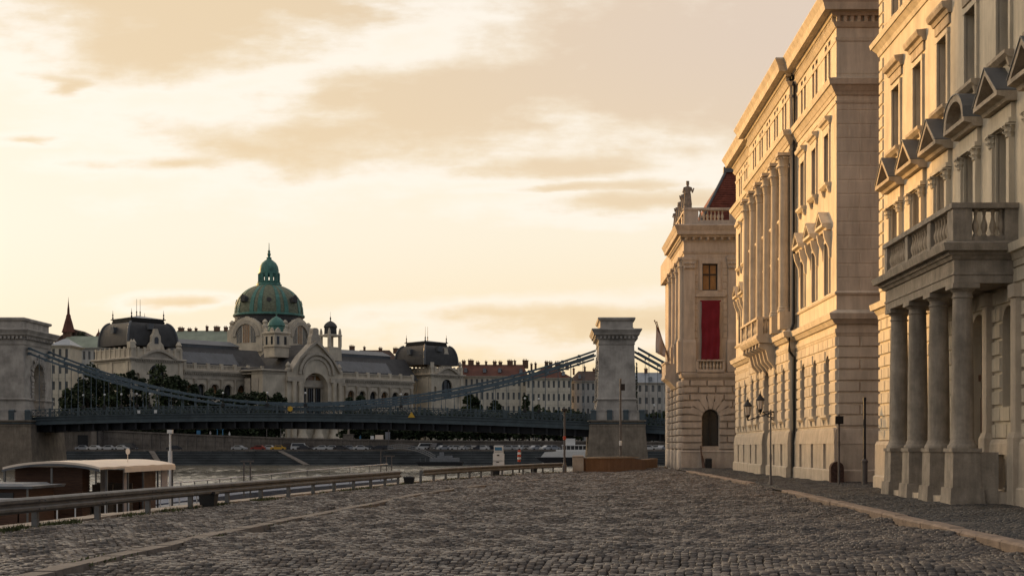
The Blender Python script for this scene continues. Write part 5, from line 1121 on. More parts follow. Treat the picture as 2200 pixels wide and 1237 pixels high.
for xi, c in sorted(CARS):
    Yc = random.uniform(399.5, 402.5) if not 'van' in c else 401.5; loc = (PX(xi, Yc), Yc, .71); rz = random.choice((0, pi))+random.uniform(-.25, .25)
    if xi > 880: rz += random.choice((0, .9))
    cnt[c] = cnt.get(c, 0)+1
    if c in used: o = dup(protos[c], loc, rz)
    else: o = protos[c]; o.location = loc; o.rotation_euler = (0, 0, rz); used.add(c)
    word = c.replace('van', ' van') if 'van' in c else c+' car'
    o['label'] = names[cnt[c]-1]+' '+word+' from the left parked along the far lower road'
# ------------------------------------------------------------------ domed palace on the far bank, turned to the river
O0 = (-116.5, 450.0); DS = (.685, .7285); DB = (-.7285, .685)         # along the front, and back from it
def LW(s, w_, z): return (O0[0]+s*DS[0]+w_*DB[0], O0[1]+s*DS[1]+w_*DB[1], z)
def Sx(x, w_=0.0):
    k = (x-VX)/F; return (k*(O0[1]+w_*DB[1])-O0[0]-w_*DB[0])/(DS[0]-k*DS[1])
def Wx(x, s):
    k = (x-VX)/F; return (k*(O0[1]+s*DS[1])-O0[0]-s*DS[0])/(DB[0]-k*DB[1])
def Zy(y, s, w_=0.0): return PZ(y, LW(s, w_, 0)[1])
LWs = lambda u, d, z: LW(u, d, z)
PAL = thing('domed_palace', 'grand stone palace with a green copper central dome and dark domed end pavilions', 'palace', LW(Sx(640), 10, 3))
ZB = 2.5
def wing(x0, x1, arches, ytop0, name_w, depth, wl):
    s0, s1 = Sx(x0), Sx(x1); sm = (s0+s1)/2
    zt = Zy(ytop0, s0); zc = zt-1.6                           # balustrade top, cornice top
    zE = zc-2.9; ops = []; sp = (s1-s0)/len(arches) if not arches else None
    for xa in arches: ops.append((Sx(xa), 2.9, zE-7.2, zE-1.6, True))
    low = [(o[0], 2.0, ZB+2.0, zE-9.5, False) for o in ops]
    M = MB(LWs); facade(M, s0, s1, ZB, zc, ops+low, 1.2); M.quad((s0, 1.21, ZB), (s1, 1.21, ZB), (s1, 1.21, zc), (s0, 1.21, zc)); M.build('wing_wall', 'palace_stone', PAL)
    M = MB(LWs)
    for a, b_, p in ((zE, zE+.5, .3), (zE+.5, zE+1.3, .12), (zE+1.7, zE+2.1, .7), (zE+2.1, zE+2.6, 1.0), (zE-8.4, zE-8.0, .5), (zE-9.0, zE-8.4, .25)): M.box(s0, s1, -p, .1, a, b_)
    k = int((s1-s0)/.8)
    for i in range(k): M.box(s0+i*.8, s0+i*.8+.4, -.62, .0, zE+1.3, zE+1.7)
    M.build('wing_cornice', 'palace_trim', PAL)
    M = MB(LWs); M.box(s0, s1, -.25, .25, zc+1.35, zt); M.box(s0, s1, -.3, .3, zc-.3, zc+.3)
    k = int((s1-s0)/.55)
    for i in range(k): M.box(s0+i*.55, s0+i*.55+.26, -.14, .14, zc+.3, zc+1.35)
    for u in [ (a[0]+b_[0])/2 for a, b_ in zip(ops, ops[1:])]+[s0+.5, s1-.5]: M.box(u-.5, u+.5, -.4, .4, zc-.3, zt+.5)
    M.build('wing_balustrade', 'palace_stone', PAL)
    pier = [(a[0]+b_[0])/2 for a, b_ in zip(ops, ops[1:])]; dd = ops[1][0]-ops[0][0]; pier = [ops[0][0]-dd/2]+pier+[ops[-1][0]+dd/2]
    M = MB(LWs)
    for u in pier:
        if s0+.3 < u < s1-.3: M.lathe(u, -.35, [(.55, zE-8.0), (.55, zE-7.6), (.45, zE-7.4), (.38, zE-1.0), (.6, zE-.3), (.6, zE)], 10); M.box(u-.6, u+.6, -.9, .05, ZB, zE-9.0)
    M.build('wing_columns', 'palace_trim', PAL, smooth=True)
    M = MB(LWs)
    for o in ops:
        for i in range(8):
            pts0, pts1 = arch_pts(o[0], 2.9, o[3]-1.45, 8), arch_pts(o[0], 3.9, o[3]-1.45, 8)
            a, b_, c_, e = pts0[i], pts0[i+1], pts1[i+1], pts1[i]
            M.add([(p[0], d, p[1]) for d in (-.25, .02) for p in (a, b_, c_, e)], [(0, 1, 2, 3), (2, 3, 7, 6), (0, 1, 5, 4)])
        M.box(o[0]-1.4, o[0]+1.4, .1, .4, o[2], o[2]+1.1)
    M.build('arch_mouldings', 'palace_trim', PAL)
    for o in ops: window(LWs, o, PAL, 1.15, glass='glass_amber' if random.random() < .6 else 'glass_window', frame='frame_dark', mull=1, fw=.14, ft=.2)
    for o in low: window(LWs, o, PAL, 1.15, frame=None, glass='glass_window')
    return s0, s1, zc, zE
aL = [404, 432, 461, 490, 519, 547]; aR = [754, 778, 802, 826, 849, 872]
sL0, sL1, zLc, zLE = wing(393, 566, aL, 781, '', 18, 0); sR0, sR1, zRc, zRE = wing(730, 888, aR, 800, '', 18, 0)
for s0, s1, zc, yr, tilt in ((sL0, sL1, zLc, 748, 0), (sR0, sR1, zRc, 768, 0)):       # hipped roofs with glazed skylight bands
    sm = (s0+s1)/2; zr = Zy(yr, sm, 9)
    M = MB(LWs); M.add([(s0-3, .6, zc), (s1+3, .6, zc), (s1+3, 20, zc), (s0-3, 20, zc), (s0-3, 8, zr), (s1+3, 8, zr), (s1+3, 13, zr), (s0-3, 13, zr)], [(0, 1, 5, 4), (1, 2, 6, 5), (2, 3, 7, 6), (3, 0, 4, 7), (4, 5, 6, 7)]); rf = M.build('wing_roof', 'slate_dark', PAL)
    M = MB(LWs); zq = lambda w_: zc+(zr-zc)*(w_-.6)/7.4+.12
    M.add([(s0+2, 2.6, zq(2.6)), (s1-8, 2.6, zq(2.6)), (s1-8, 6.2, zq(6.2)), (s0+2, 6.2, zq(6.2))], [(0, 1, 2, 3)])
    k = 14
    for i in range(k+1): u = s0+2+(s1-s0-10)*i/k; M.add([(u-.12, 2.5, zq(2.5)+.1), (u+.12, 2.5, zq(2.5)+.1), (u+.12, 6.3, zq(6.3)+.1), (u-.12, 6.3, zq(6.3)+.1)], [(0, 1, 2, 3)])
    M.box(s0+3, s1-4, 8.3, 12.5, zr, zr+1.0); M.add([(s0+2.5, 8.0, zr+1.0), (s1-3.5, 8.0, zr+1.0), (s1-3.5, 12.8, zr+1.0), (s0+2.5, 12.8, zr+1.0), (s0+5, 10.4, zr+2.6), (s1-6, 10.4, zr+2.6)], [(0, 1, 5, 4), (2, 3, 4, 5), (1, 2, 5), (3, 0, 4)]); M.build('roof_skylight', 'roof_glass', rf)
def pavilion(xc, x1, xl, y_att, y_cor, y_r0, y_r1, y_apex, rx0, rx1, tx0, tx1):
    wp = -1.5; s0, s1 = Sx(xc, wp), Sx(x1, wp); wb = Wx(xl, s0); sm = (s0+s1)/2; wid = s1-s0; wb = max(wb, wp+wid*1.0)
    z_c, z_a = Zy(y_cor, s0, wp), Zy(y_att, s0, wp)
    gz = Zy(y_att-9, sm, wp)
    arch = (sm, 5.4, z_c-8.4, z_c-1.7, True); low = [(sm+k*wid*.29, 1.6, ZB+6, ZB+11, True) for k in (-1, 0, 1)]; nic = [(sm+k*wid*.36, 1.3, z_c-8.5, z_c-4.5, True) for k in (-1, 1)]
    M = MB(LWs); V_ = MB(lambda u, d, z: LW(u, wp+d, z)); facade(V_, s0, s1, ZB, z_c, [arch]+low+nic, .9); M.v, M.f = V_.v, V_.f
    S = MB(LWs); S.box(s0, s1, wp+.95, wb, ZB, z_c); S.quad((s0, wp, ZB), (s0, wp+1, ZB), (s0, wp+1, z_c), (s0, wp, z_c)); S.quad((s1, wp, ZB), (s1, wp+1, ZB), (s1, wp+1, z_c), (s1, wp, z_c))
    for k in range(3): S.box(s0-.3, s0+.1, wp+1+k*(wb-wp-3)/2, wp+2.4+k*(wb-wp-3)/2, ZB, z_c-1)
    for k in (0, 1): S.box(s0+.1+k*(wid-1.6), s0+1.5+k*(wid-1.6), wp-.3, wp+.1, ZB, z_c-1)
    M.f = M.f+[tuple(i+len(M.v) for i in q) for q in S.f]; M.v = M.v+S.v; M.build('pavilion_wall', 'palace_stone', PAL)
    for o in [arch]+low: window(lambda u, d, z: LW(u, wp+d, z), o, PAL, .85, frame='frame_dark', mull=2, fw=.16, ft=.2)
    for o in nic: window(lambda u, d, z: LW(u, wp+d, z), o, PAL, .8, frame=None, glass='palace_trim', name='niche')
    M = MB(LWs); cornice(M, s0, s1, wp, wb, [(z_c-1.2, z_c-.8, .2, .3), (z_c-.5, z_c-.1, .7, .9), (z_c-.1, z_c+.2, .9, .7)])
    for i in range(int(wid/.8)): M.box(s0+i*.8, s0+i*.8+.4, wp-.6, wp, z_c-.8, z_c-.5)
    pr = [(sm+wid*.36*t_, z_c+.2+2.6*cos(t_*pi/2)**1.2) for t_ in np.linspace(-1, 1, 13)]
    for (a, za), (b_, zb) in zip(pr, pr[1:]): M.add([(u, d, z+o) for u, z in ((a, za), (b_, zb)) for d in (wp-1.0, wp+.3) for o in (-.55, .15)], [(0, 1, 5, 4), (2, 3, 7, 6), (1, 3, 7, 5), (0, 2, 6, 4), (0, 1, 3, 2), (4, 5, 7, 6)])
    M.prism([(sm-wid*.36, z_c)]+pr+[(sm+wid*.36, z_c)], wp-.15, wp+.4)
    M.build('pavilion_cornice', 'palace_trim', PAL)
    M = MB(LWs); M.box(s0+.2, s1-.2, wp+.2, wb-.2, z_c+.2, z_a-.3); M.box(s0, s1, wp, wp+.4, z_a-.3, z_a); M.box(s0, s0+.4, wp+.4, wb, z_a-.3, z_a)
    for i in range(9): u = s0+.6+(wid-1.2)*i/8; M.box(u-.35, u+.35, wp-.1, wp+.35, z_c+.2, z_a+.5)
    for i in range(8): d = wp+.8+(wb-wp-1.6)*i/7; M.box(s0-.1, s0+.35, d-.35, d+.35, z_c+.2, z_a+.5)
    # carved dormer over the gable and urns at the corners
    H = Zy(y_r0-36, sm, wp)-z_a
    M.prism([(sm-3.0, z_a-.5), (sm-2.4, z_a+H*.25), (sm-1.6, z_a+H*.4), (sm-1.5, z_a+H*.72), (sm-.9, z_a+H*.85), (sm-.5, z_a+H*1.1), (sm+.5, z_a+H*1.1), (sm+.9, z_a+H*.85), (sm+1.5, z_a+H*.72), (sm+1.6, z_a+H*.4), (sm+2.4, z_a+H*.25), (sm+3.0, z_a-.5)], wp+.3, wp+1.6)
    for u, d in ((s0+.8, wp+.8), (s1-.8, wp+.8), (sm-wid*.42, wp+.5), (sm+wid*.42, wp+.5)): M.lathe(u, d, [(.7, z_a), (.8, z_a+.6), (.5, z_a+1.0), (.8, z_a+1.6), (.4, z_a+2.3), (.1, z_a+2.8)], 8)
    M.box(s0-.2, s0+1.6, wp-.2, wp+1.6, z_a, z_a+2.0)
    M.build('pavilion_attic', 'palace_stone', PAL)
    M = MB(LWs); M.prism([(sm-.7, z_a+H*.3)]+[(sm-.7*cos(pi*i/8), z_a+H*.55+.7*sin(pi*i/8)) for i in range(9)]+[(sm+.7, z_a+H*.3)], wp+.22, wp+.32); M.build('dormer_window', 'glass_window', PAL)
    # square cloister dome with a flat cresting and low glass cap
    cs, cw = sm, (wp+wb)/2; Yc = LW(cs, cw, 0)[1]
    z0, z1, za = PZ(y_r0, Yc), PZ(y_r1, Yc), PZ(y_apex, Yc); hb, ht = (rx1-rx0)*Yc/F/2/1.36, (tx1-tx0)*Yc/F/2/1.36
    k_ = ((rx0+rx1)/2-VX)/F
    cs = Sx((rx0+rx1)/2, cw)
    M = MB(LWs); n = 10; rings = []
    for i in range(n+1):
        t_ = i/n*pi/2*.93; rings.append((ht+(hb-ht)*(cos(t_)**.75), z0+(z1-z0)*sin(t_)/sin(pi/2*.93)))
    vs = [(cs+a*h, cw+b_*h, z) for h, z in rings for a, b_ in ((-1, -1), (1, -1), (1, 1), (-1, 1))]
    M.add(vs, [(i*4+k, i*4+(k+1) % 4, i*4+4+(k+1) % 4, i*4+4+k) for i in range(n) for k in range(4)]); dm = M.build('pavilion_dome', 'slate_dark', PAL)
    for a, b_ in ((-1, -1), (1, -1), (-1, 1)): M = MB(LWs); M.tube([(cs+a*h, cw+b_*h, z) for h, z in rings], .4, 6); M.build('dome_rib', 'roof_lead', dm)
    M = MB(LWs); h = ht; M.frus(cs-h, cs+h, cw-h, cw+h, z1-.2, z1+.5, .1, .3); M.frus(cs-h, cs+h, cw-h, cw+h, z1+.5, z1+1.1, .1, .1); M.frus(cs-h, cs+h, cw-h, cw+h, z1+1.1, z1+1.4, .5, .5)
    for a, b_ in ((-1, -1), (1, -1), (-1, 1), (1, 1)): M.lathe(cs+a*h, cw+b_*h, [(.22, z1+1.4), (.3, z1+1.9), (.12, z1+2.2), (.28, z1+2.7), (.1, z1+3.2), (.03, z1+4.3)], 6)
    for a in (-.1, .12): M.lathe(cs+a*h, cw, [(.2, za-.3), (.16, za+.8), (.25, za+1.1), (.08, za+1.5), (.05, za+5.2)], 6)
    M.build('roof_cresting', 'frame_dark', dm)
    M = MB(LWs); M.add([(cs-h, cw-h, z1+1.42), (cs+h, cw-h, z1+1.42), (cs+h, cw+h, z1+1.42), (cs-h, cw+h, z1+1.42), (cs, cw, za)], [(0, 1, 4), (1, 2, 4), (2, 3, 4), (3, 0, 4)]); M.build('glass_cap', 'roof_zinc', dm)
    M = MB(LWs)
    hh, zz = rings[5]; M.box(cs-hh-1.0, cs-hh+.6, cw-.9, cw+.9, zz-1.0, zz+.9); M.build('dome_dormer', 'roof_lead', dm); M = MB(LWs); M.box(cs-hh*.1-.9+0, cs-hh*.1+.9, cw-hh-.9, cw-hh+.5, zz+.2, zz+2.0)
    M.build('dome_dormer', 'roof_lead', dm)
pavilion(280, 393, 203, 747, 768, 746, 696, 678, 216, 378, 246, 350)
pavilion(925, 995, 886, 789, 803, 787, 745, 732, 851, 981, 875, 957)
# portal block
wp = -13.0; sA, sB = Sx(617, wp), Sx(735, wp); sm = (sA+sB)/2; zC = Zy(797, sA, wp); zP = Zy(733, sm, wp)
arch_c = Sx(679, wp); aw = (Sx(705, wp)-Sx(653, wp)); zt = Zy(772, arch_c, wp)
M = MB(lambda u, d, z: LW(u, wp+d, z)); facade(M, sA, sB, ZB, zC, [(arch_c, aw, ZB+6, min(zt, zC-.1), True)], 3.2)
gp = [(sA-.6, zC), (sA+1.5, zC+.6), (sA+(sm-sA)*.4, zC+(zP-zC)*.45), (sA+(sm-sA)*.8, zC+(zP-zC)*.86), (sm, zP), (sB-(sB-sm)*.8, zC+(zP-zC)*.86), (sB-(sB-sm)*.4, zC+(zP-zC)*.45), (sB-1.5, zC+.6), (sB+.6, zC)]
M.prism(gp, 0, 2.0); M.box(sA, sB, 3.3, 13+6, ZB, zC)
for u in (sA, sB): M.quad((u, 0, ZB), (u, 3.4, ZB), (u, 3.4, zC), (u, 0, zC))
M.build('portal_wall', 'palace_stone', PAL)
TP = lambda u, d, z: LW(u, wp+d, z)
M = MB(TP)
for (a, za), (b_, zb) in zip(gp[1:-1], gp[2:-1]): M.add([(u, d, z+o) for u, z in ((a, za), (b_, zb)) for d in (-1.1, 2.1) for o in (-.7, .3)], [(0, 1, 5, 4), (2, 3, 7, 6), (1, 3, 7, 5), (0, 2, 6, 4), (0, 1, 3, 2), (4, 5, 7, 6)])
for rr, pj in ((1.0, .5), (1.35, .9)):
    p0, p1 = arch_pts(arch_c, aw+.1+(rr-1)*8, zt-aw/2, 16), arch_pts(arch_c, aw+1.6+(rr-1)*9, zt-aw/2, 16)
    for i in range(16): M.add([(p[0], d, p[1]) for d in (-pj, .05) for p in (p0[i], p0[i+1], p1[i+1], p1[i])], [(0, 1, 2, 3), (2, 3, 7, 6), (0, 1, 5, 4)])
M.box(sA-.5, arch_c-aw/2-.6, -1.0, .1, Zy(815, sA, wp)-.5, Zy(815, sA, wp)+1.0); M.box(arch_c+aw/2+.6, sB+.5, -1.0, .1, Zy(815, sA, wp)-.5, Zy(815, sA, wp)+1.0)
M.prism([(sm-2, zP-.8), (sm-1.8, zP+1.5), (sm-1.2, zP+2.4), (sm-1.2, zP+3.8), (sm-.6, zP+4.4), (sm+.6, zP+4.4), (sm+1.2, zP+3.8), (sm+1.2, zP+2.4), (sm+1.8, zP+1.5), (sm+2, zP-.8)], -.4, 1.6)
for u in (sA+.8, sB-.8): M.lathe(u, .6, [(.9, zC), (1.0, zC+.8), (.6, zC+1.2), (.9, zC+2.0), (.2, zC+3.2)], 8)
M.build('portal_gable', 'palace_trim', PAL)
zcap = Zy(815, sA, wp)-.5; zbb = ZB+7
for x in (630, 643, 716, 728): M = MB(TP); u = Sx(x, wp); M.lathe(u, -.5, [(.95, ZB), (.95, zbb-1), (.8, zbb-.6), (.7, zbb), (.6, zcap-1.8), (.85, zcap-.6), (.9, zcap)], 12); M.build('portal_column', 'palace_stone', PAL, smooth=True)
M = MB(TP)
for u in (arch_c-6.5, arch_c, arch_c+6.5): M.lathe(u, -1.2, [(2.6, ZB-1), (2.4, ZB+1), (1.5, ZB+3.4), (1.35, ZB+3.6), (1.2, ZB+8.4), (1.5, ZB+8.8), (1.5, ZB+9.2)], 12)
M.box(arch_c-9, arch_c+9, -2.6, 0, ZB+9.2, ZB+10.0); M.build('porch_piers', 'palace_stone', PAL, smooth=True)
window(TP, (arch_c, aw*.9, Zy(818, arch_c, wp), zt-.6, True), PAL, 2.9, glass='glass_amber', frame='palace_trim', mull=2, fw=.34, ft=.4)
for k in (-1, 0, 1): window(TP, (arch_c+k*aw*.3, aw*.2, ZB+7.5, Zy(833, arch_c, wp), False), PAL, 3.05, frame='frame_dark', fw=.16, ft=.3)
M = MB(TP); M.box(arch_c-aw/2, arch_c+aw/2, 2.5, 3.3, Zy(831, arch_c, wp), Zy(818, arch_c, wp)); M.build('portal_lintel', 'palace_trim', PAL)
# block linking portal and wing: panelled side wall with a round niche
z1 = zC+.4; M = MB(LWs); M.box(Sx(566, -6), sA+.02, -6.5, 12, ZB, z1); M.box(sA-9, sA+.01, wp+.8, -6, ZB, z1-.02)
M.build('side_wall', 'palace_stone', PAL)
M = MB(LWs); cornice(M, sA-9, sA-.5, wp+.8, 12, [(z1-1.4, z1-1.0, .2, .3), (z1-.6, z1-.2, .7, .9), (z1-.2, z1, .9, .7)])
for z in (ZB+9, ZB+16):
    for d in (wp+3, wp+7.5): M.box(sA-9.25, sA-8.9, d, d+3, z, z+5.5)
M.build('side_mouldings', 'palace_trim', PAL)
M = MB(LWs); M.add([(sA-.5, wp+2, zC), (sB+.5, wp+2, zC), (sB+.5, 12, zC), (sA-.5, 12, zC), (sm, wp+2, zP-.7), (sm, 12, zP-.7)], [(0, 3, 5, 4), (1, 4, 5, 2), (2, 5, 3)]); M.add([(sA-9.5, -2, z1), (sA, -2, z1), (sA, 11, z1), (sA-9.5, 11, z1), (sA-5, 4, z1+4), (sA-2, 6, z1+4)], [(0, 1, 5, 4), (1, 2, 5), (2, 3, 4, 5), (3, 0, 4)]); M.build('portal_roof', 'slate_dark', PAL)
def minitower(x, w_, yb, yw0, yw1, yd0, yd1, r, nm, open_=False, cop='copper_green', oct_=False):
    s = Sx(x, w_); zb, za, zc, zd, ze = [Zy(y, s, w_) for y in (yb, yw0, yw1, yd0, yd1)]
    M = MB(LWs)
    if open_:
        for a in (-1, 1):
            for b_ in (-1, 1): M.box(s+a*r-.45, s+a*r+.45, w_+b_*r-.45, w_+b_*r+.45, za, zc); M.lathe(s+a*r, w_+b_*r, [(.6, zc+.3), (.5, zc+1.6), (.2, zc+2.6)], 6)
        M.frus(s-r, s+r, w_-r, w_+r, zb, za, .5, .3)
    else: M.box(s-r, s+r, w_-r, w_+r, zb, zc)
    cornice(M, s-r, s+r, w_-r, w_+r, [(zc-.2, zc+.25, .4, .6), (zc+.25, zc+.5, .6, .4), (za-.6, za-.2, .4, .4)])
    if not open_:
        for k in (-.5, .5):
            M.prism([(s+k*r*1.05-1.0, zc+.5), (s+k*r*1.05-.7, zc+1.3), (s+k*r*1.05, zc+1.9), (s+k*r*1.05+.7, zc+1.3), (s+k*r*1.05+1.0, zc+.5)], w_-r-.3, w_-r+.3); 
            V_ = MB(lambda u, d, z: LW(s-r+d, w_+u, z)); V_.prism([(k*r*1.05-1.0, zc+.5), (k*r*1.05-.7, zc+1.3), (k*r*1.05, zc+1.9), (k*r*1.05+.7, zc+1.3), (k*r*1.05+1.0, zc+.5)], -.3, .3); M.f += [tuple(i+len(M.v) for i in q) for q in V_.f]; M.v += V_.v
    t_ = M.build(nm, 'palace_stone', PAL)
    if not open_:
        M = MB(LWs)
        for k in (-.5, .5): M.box(s+k*r-.5, s+k*r+.5, w_-r-.06, w_-r+.1, za+.2, zc-1.0); M.box(s-r-.06, s-r+.1, w_+k*r-.5, w_+k*r+.5, za+.2, zc-1.0)
        M.build('tower_windows', 'glass_window', t_)
    M = MB(LWs); h = ze-zd; rr = r*.92; M.lathe(s, w_, [(rr*1.05, zc+.4), (rr, zd-.3), (rr*1.12, zd), (rr*1.05, zd+h*.25), (rr*.85, zd+h*.5), (rr*.5, zd+h*.75), (rr*.15, zd+h*.9), (.12, zd+h*1.0), (.3, ze+.6), (.05, ze+1.4), (.03, ze+3)], 14); M.build('tower_dome', cop, t_, smooth=True)
minitower(594, -3.0, 768, 742, 717, 700, 678, 2.9, 'corner_turret')
minitower(710, -1.0, 775, 746, 722, 703, 688, 2.3, 'bell_turret', True, 'slate_dark')
# central drum and dome
Yd = 505.0; cxd = PX(578, Yd); zz = lambda y: PZ(y, Yd); pxm = Yd/F
a36 = radians(36); vd = Vector((-cxd, -Yd, 0)).normalized(); nl = Vector((vd.x*cos(a36)+vd.y*sin(a36), -vd.x*sin(a36)+vd.y*cos(a36), 0))   # outward normal of the left face
ul = Vector((nl.y*-1, nl.x, 0))                                # along the left face
if ul.x < 0: ul = -ul
hw = 128*pxm/2/(cos(a36)+sin(a36))*1.36
hw = 89*pxm*.5/cos(a36)*1.12
DT = lambda u, d, z: (cxd+ul.x*u+nl.x*-d, Yd+ul.y*u+nl.y*-d, z)  # d = depth behind the centre plane of the left face
D2 = lambda u, d, z: DT(-d, u, z)                              # right face: its outward side faces +u of the first
zs_, zt_ = zz(772), zz(706)
M = MB(DT); hw = 10.3; M.box(-hw, hw, -hw, hw, ZB+10, zz(711)); hw = 12.3
for TT in (DT, D2):
    V_ = MB(TT); cz = zz(728); R_ = 6.7; V_.box(-R_, R_, -hw, 0, ZB+10, zz(729))
    out = [(-R_, zz(760))]+[(-R_*cos(pi*i/16), cz+R_*sin(pi*i/16)) for i in range(17)]+[(R_, zz(760))]
    V_.prism(out, -hw-.9, -2)
    V_.prism([(-1.6, zz(696)-1.5), (-1.2, zz(690)), (-.5, zz(686)), (.5, zz(686)), (1.2, zz(690)), (1.6, zz(696)-1.5)], -hw-.7, -hw+.8)
    for u in (-R_-.3, R_+.3): V_.box(u-.8, u+.8, -hw-.5, -hw+1.2, ZB+12, zz(712)); V_.lathe(u, -hw+.4, [(1.0, zz(712)), (1.1, zz(706)), (.7, zz(703)), (1.0, zz(698)), (.3, zz(693))], 8)
    o_ = len(M.v); M.v += V_.v; M.f += [tuple(i+o_ for i in q) for q in V_.f]
M.build('drum_block', 'palace_stone', PAL)
for TT in (DT, D2):
    R_ = 4.1; cz = zz(728)
    for k, (a, b_) in enumerate(((-.98, -.46), (-.34, .34), (.46, .98))):
        V_ = MB(TT); us = np.linspace(a*R_, b_*R_, 7); V_.quad((a*R_, -hw-.96, cz-2.2), (b_*R_, -hw-.96, cz-2.2), *[(u, -hw-.96, cz+sqrt(max(0, R_*R_-u*u))) for u in us[::-1]])
        g_ = V_.build('lunette_window', 'glass_amber' if k == 1 else 'glass_window', PAL); V_ = MB(TT)
        for q in range(1, 3): u = a*R_+(b_-a)*R_*q/3; V_.box(u-.1, u+.1, -hw-1.02, -hw-.9, cz-2.2, cz+sqrt(R_*R_-u*u)-.2)
        V_.build('window_bars', 'palace_trim', g_)
    V_ = MB(TT); p0, p1 = [[(-q*R_*cos(pi*i/16), cz+q*R_*sin(pi*i/16)) for i in range(17)] for q in (1.05, 1.36)]
    for i in range(16): V_.add([(p[0], d, p[1]) for d in (-hw-1.4, -hw-.8) for p in (p0[i], p0[i+1], p1[i+1], p1[i])], [(0, 1, 2, 3), (2, 3, 7, 6), (0, 1, 5, 4)])
    V_.build('lunette_arch', 'palace_trim', PAL)
rD = 73*pxm
M = MB(); M.lathe(cxd, Yd, [(rD*1.0, zz(716)), (rD*1.0, zz(697)), (rD*1.04, zz(696)), (rD*1.04, zz(693)), (rD*.99, zz(692)), (rD*.99, zz(683)), (rD*1.03, zz(682)), (rD*1.03, zz(679))], 48)
for k in range(48): a = 2*pi*k/48; M.box(cxd+rD*1.01*cos(a)-.22, cxd+rD*1.01*cos(a)+.22, Yd+rD*1.01*sin(a)-.22, Yd+rD*1.01*sin(a)+.22, zz(714), zz(697))
M.build('dome_drum', 'slate_dark', PAL)
dp = [(1.0, 679), (1.0, 672), (.985, 662), (.945, 652), (.885, 643), (.80, 634.5), (.70, 627.5), (.585, 621.5), (.46, 617), (.36, 614.5), (.335, 613)]
M = MB(); M.lathe(cxd, Yd, [(r*rD, zz(y)) for r, y in dp], 64); dm = M.build('main_dome', 'copper_pattern', PAL, smooth=True)
M = MB()
face = atan2(-Yd, -cxd)
for k in range(16):
    M = MB(); a = face+2*pi*k/8+(.27 if k < 8 else -.27)
    for (r0, y0), (r1, y1) in zip(dp, dp[1:]):
        da = .062
        M.add([(cxd+rr*rD*o*cos(a+s_), Yd+rr*rD*o*sin(a+s_), zz(y)) for rr, y in ((r0, y0), (r1, y1)) for s_ in (-da, da) for o in (.99, 1.018)], [(1, 3, 7, 5), (0, 1, 5, 4), (2, 3, 7, 6)])
    M.build('dome_rib', 'copper_green', dm)
M = MB(); M.lathe(cxd, Yd, [(rD*1.035, zz(681)), (rD*1.045, zz(679.5)), (rD*1.035, zz(677)), (rD*1.0, zz(676))], 64); M.build('dome_rim', 'copper_green', dm, smooth=True)
M = MB()
for k in range(8):
    a = face+2*pi*(k+.0)/8+(0 if k % 2 == 0 else 0); rr, yy = .93, 650
    c_ = Vector((cxd+rD*rr*cos(a), Yd+rD*rr*sin(a), zz(yy))); n_ = Vector((cos(a), sin(a), .3)).normalized()
    if k % 2 == 0: M.tube([c_-n_*.3, c_+n_*.3], .85, 12)
    else:
        t_ = Vector((-sin(a), cos(a), 0)); M.add([tuple(c_+t_*u+n_*d+Vector((0, 0, z))) for d in (-.6, 1.6) for u, z in ((-1.1, -1), (1.1, -1), (1.1, .7), (0, 1.6), (-1.1, .7))], [(9, 8, 7, 6, 5), (2, 3, 8, 7), (3, 4, 9, 8), (1, 2, 7, 6), (4, 0, 5, 9)])
M.build('dome_oculi', 'slate_dark', dm)
lp = rD/73
M = MB(); M.lathe(cxd, Yd, [(27*lp, zz(615)), (27*lp, zz(611)), (24*lp, zz(609)), (25*lp, zz(607)), (21*lp, zz(606))], 24)
for k in range(12):
    a = face+2*pi*(k+.5)/12; M.box(cxd+20*lp*cos(a)-.55, cxd+20*lp*cos(a)+.55, Yd+20*lp*sin(a)-.55, Yd+20*lp*sin(a)+.55, zz(607), zz(589))
M.lathe(cxd, Yd, [(20.5*lp, zz(607)), (20.5*lp, zz(604))], 24); M.lathe(cxd, Yd, [(20.5*lp, zz(593)), (20.5*lp, zz(591)), (23*lp, zz(589)), (23*lp, zz(586.5)), (20*lp, zz(586))], 24)
ln = M.build('dome_lantern', 'copper_green', PAL)
M = MB(); M.lathe(cxd, Yd, [(20.5*lp, zz(586)), (20.8*lp, zz(580)), (19*lp, zz(572)), (15*lp, zz(565)), (9*lp, zz(560)), (6*lp, zz(558)), (5*lp, zz(555)), (6*lp, zz(554)), (2.5*lp, zz(552)), (4*lp, zz(546)), (2.2*lp, zz(543)), (3*lp, zz(540)), (1*lp, zz(537)), (.5*lp, zz(522))], 20); M.build('lantern_cap', 'copper_green', ln, smooth=True)

